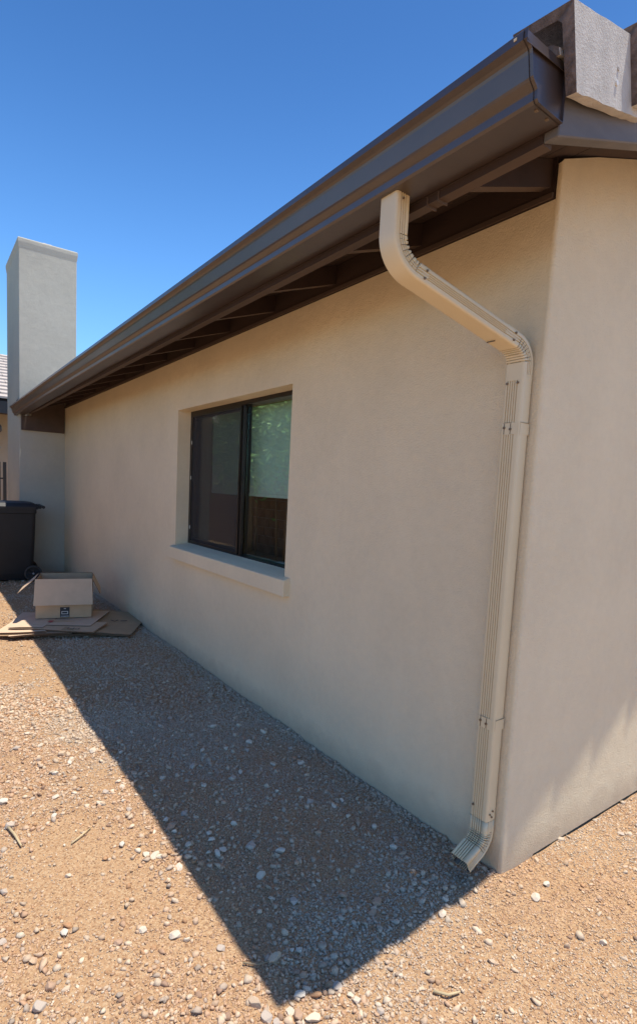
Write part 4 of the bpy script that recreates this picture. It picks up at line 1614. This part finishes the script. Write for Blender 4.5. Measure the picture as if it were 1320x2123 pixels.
for ti, (tx, ty, H, rad) in enumerate(((-6.0, 11.6, 5.2, 1.6), (-6.6, 15.0, 5.8, 1.8), (-6.0, 8.6, 4.9, 1.4))):
    tr_ = empty("shade_tree", (tx, ty, 0), 0, ("bushy green tree beyond the block wall opposite the window", "tallest green tree beyond the far end of the block wall",
                                              "smallest green tree beyond the block wall, nearest the house corner")[ti], "tree", "trees beyond the block wall")
    rr = random.Random(ti + 50)
    tube("trunk", [(0, 0, -0.1), (0.03, 0.02, 0.8), (-0.02, 0.06, 1.6), (0.05, 0.0, H * 0.5)], [0.16, 0.13, 0.11, 0.07], M_TRUNK, tr_)
    cents = []
    for k in range(26):
        th, ph = rr.uniform(0, 6.28), rr.uniform(-0.6, 1.2)
        rr_ = rad * rr.uniform(0.45, 1.0)
        c = (rr_ * math.cos(th) * math.cos(ph), rr_ * math.sin(th) * math.cos(ph), H * 0.62 + rr_ * math.sin(ph) * 0.95)
        cents.append((*c, rr.uniform(0.7, 1.3)))
        if k % 3 == 0:
            tube("limb", [(0, 0.02, H * 0.36), (c[0] * .5, c[1] * .5, H * .36 + (c[2] - H * .36) * .6), c], [0.06, 0.035, 0.012], M_TRUNK, tr_, sides=6)
    leaves("crown", cents, (0.26, 0.26, 0.22), 9000, 0.12, (M_LEAF2, M_LEAF, M_LEAF)[ti], tr_, 70 + ti)

# ------------------------------------------------------------------ neighbour beyond the chimney: house, lamp, gate
nb = empty("neighbour_house", (-2.2, 13.0, 0), 0, "tan neighbouring house with pale tiled roof, left of the chimney", "house")
box("wall", -5.0, 3.2, 1.2, 7.0, -0.1, 3.05, M_NEIGH, nb)
rm = 0.62
extrude_poly("roof", [(-0.10, 2.98), (0.0, 3.12), (4.0, 3.12 + 4 * 0.42), (8.0, 3.12), (8.1, 2.98)], 'x', -5.4, 3.6, M_DECK, nb)
bm = bmesh.new()
for row in range(14):
    y0 = -0.06 + row * 0.285
    z0 = 3.115 + row * 0.285 * 0.42
    for c in range(24):
        x0 = -5.4 + c * 0.375 + (0.18 if row % 2 else 0)
        vs_ = add_box(bm, x0 + 0.004, x0 + 0.371, y0, y0 + 0.32, z0 + 0.02, z0 + 0.065)
        for v in vs_:
            if v.co.y > y0 + 0.1:
                v.co.z += 0.32 * 0.42 - 0.045
tag(bmobj("roof_tiles", bm, M_PALEROOF, nb), kind="stuff")
extrude_poly("eave_board", [(-0.14, 2.80), (-0.11, 2.80), (-0.11, 3.06), (-0.14, 3.06)], 'x', -5.4, 3.6, M_BLACK, nb)
box("soffit", -5.4, 3.6, -0.10, 1.195, 2.90, 2.93, M_DECK, nb)

gate = empty("metal_gate", (-1.30, 12.2, 0), 0, "dark red metal yard gate with black frame behind the wheelie bin", "gate")
for k in range(5):
    box("panel", -0.62 + k * 0.29, -0.62 + k * 0.29 + 0.282, -0.012, 0.012, 0.12, 1.62, M_METALRED, gate)
bm = bmesh.new()
add_box(bm, -0.68, -0.625, -0.03, 0.03, 0.05, 1.72)
add_box(bm, 0.83, 0.885, -0.03, 0.03, 0.05, 1.72)
add_box(bm, -0.625, 0.83, -0.025, 0.025, 1.622, 1.70)
add_box(bm, -0.625, 0.83, -0.025, 0.025, 0.05, 0.118)
add_box(bm, -0.625, 0.83, -0.024, -0.0125, 1.42, 1.46)
bmobj("frame", bm, M_BLACK, gate)
gp = empty("gate_post", (-0.335, 12.2, 0), 0, "thin black steel post beside the dark red gate", "post")
box("post", -0.03, 0.03, -0.03, 0.03, -0.05, 1.72, M_BLACK, gp)
box("hinge", -0.085, -0.031, -0.012, 0.012, 1.36, 1.39, M_BLACK, gp)
box("hinge", -0.085, -0.031, -0.012, 0.012, 0.36, 0.39, M_BLACK, gp)

lamp = empty("wall_fixture", (-0.47, 12.6, 2.45), 0, "small dark curved fixture high on the pale wall left of the chimney", "wall fixture")
box("back_plate", -0.05, 0.05, 0.55, 1.59, -0.05, 0.05, M_BLACK, lamp)
bm = bmesh.new()
prev = None
for (r0, z0) in ((0.03, 0.20), (0.10, 0.17), (0.17, 0.08), (0.18, -0.02), (0.13, -0.08), (0.05, -0.12)):
    ring = [bm.verts.new((r0 * math.cos(2 * math.pi * k / 14), 0.42 + r0 * math.sin(2 * math.pi * k / 14), z0)) for k in range(14)]
    if prev:
        for j in range(14):
            bm.faces.new((prev[j], prev[(j + 1) % 14], ring[(j + 1) % 14], ring[j]))
    else:
        bm.faces.new(ring)
    prev = ring
bm.faces.new(prev)
bmobj("hood", bm, M_BLACK, lamp, smooth=True)
tube("arm", [(0.02, 0.42, -0.10), (0.05, 0.42, -0.25), (0.10, 0.42, -0.36), (0.13, 0.42, -0.42)], 0.03, M_WHEELHUB, lamp)

# white plastic card lying on the inner window ledge
wc = box("white_card", 0.215, 0.285, 1.90, 2.10, 0.926, 0.934, M_WHITE)
tag(wc, "small white plastic piece lying inside on the window ledge", "card")
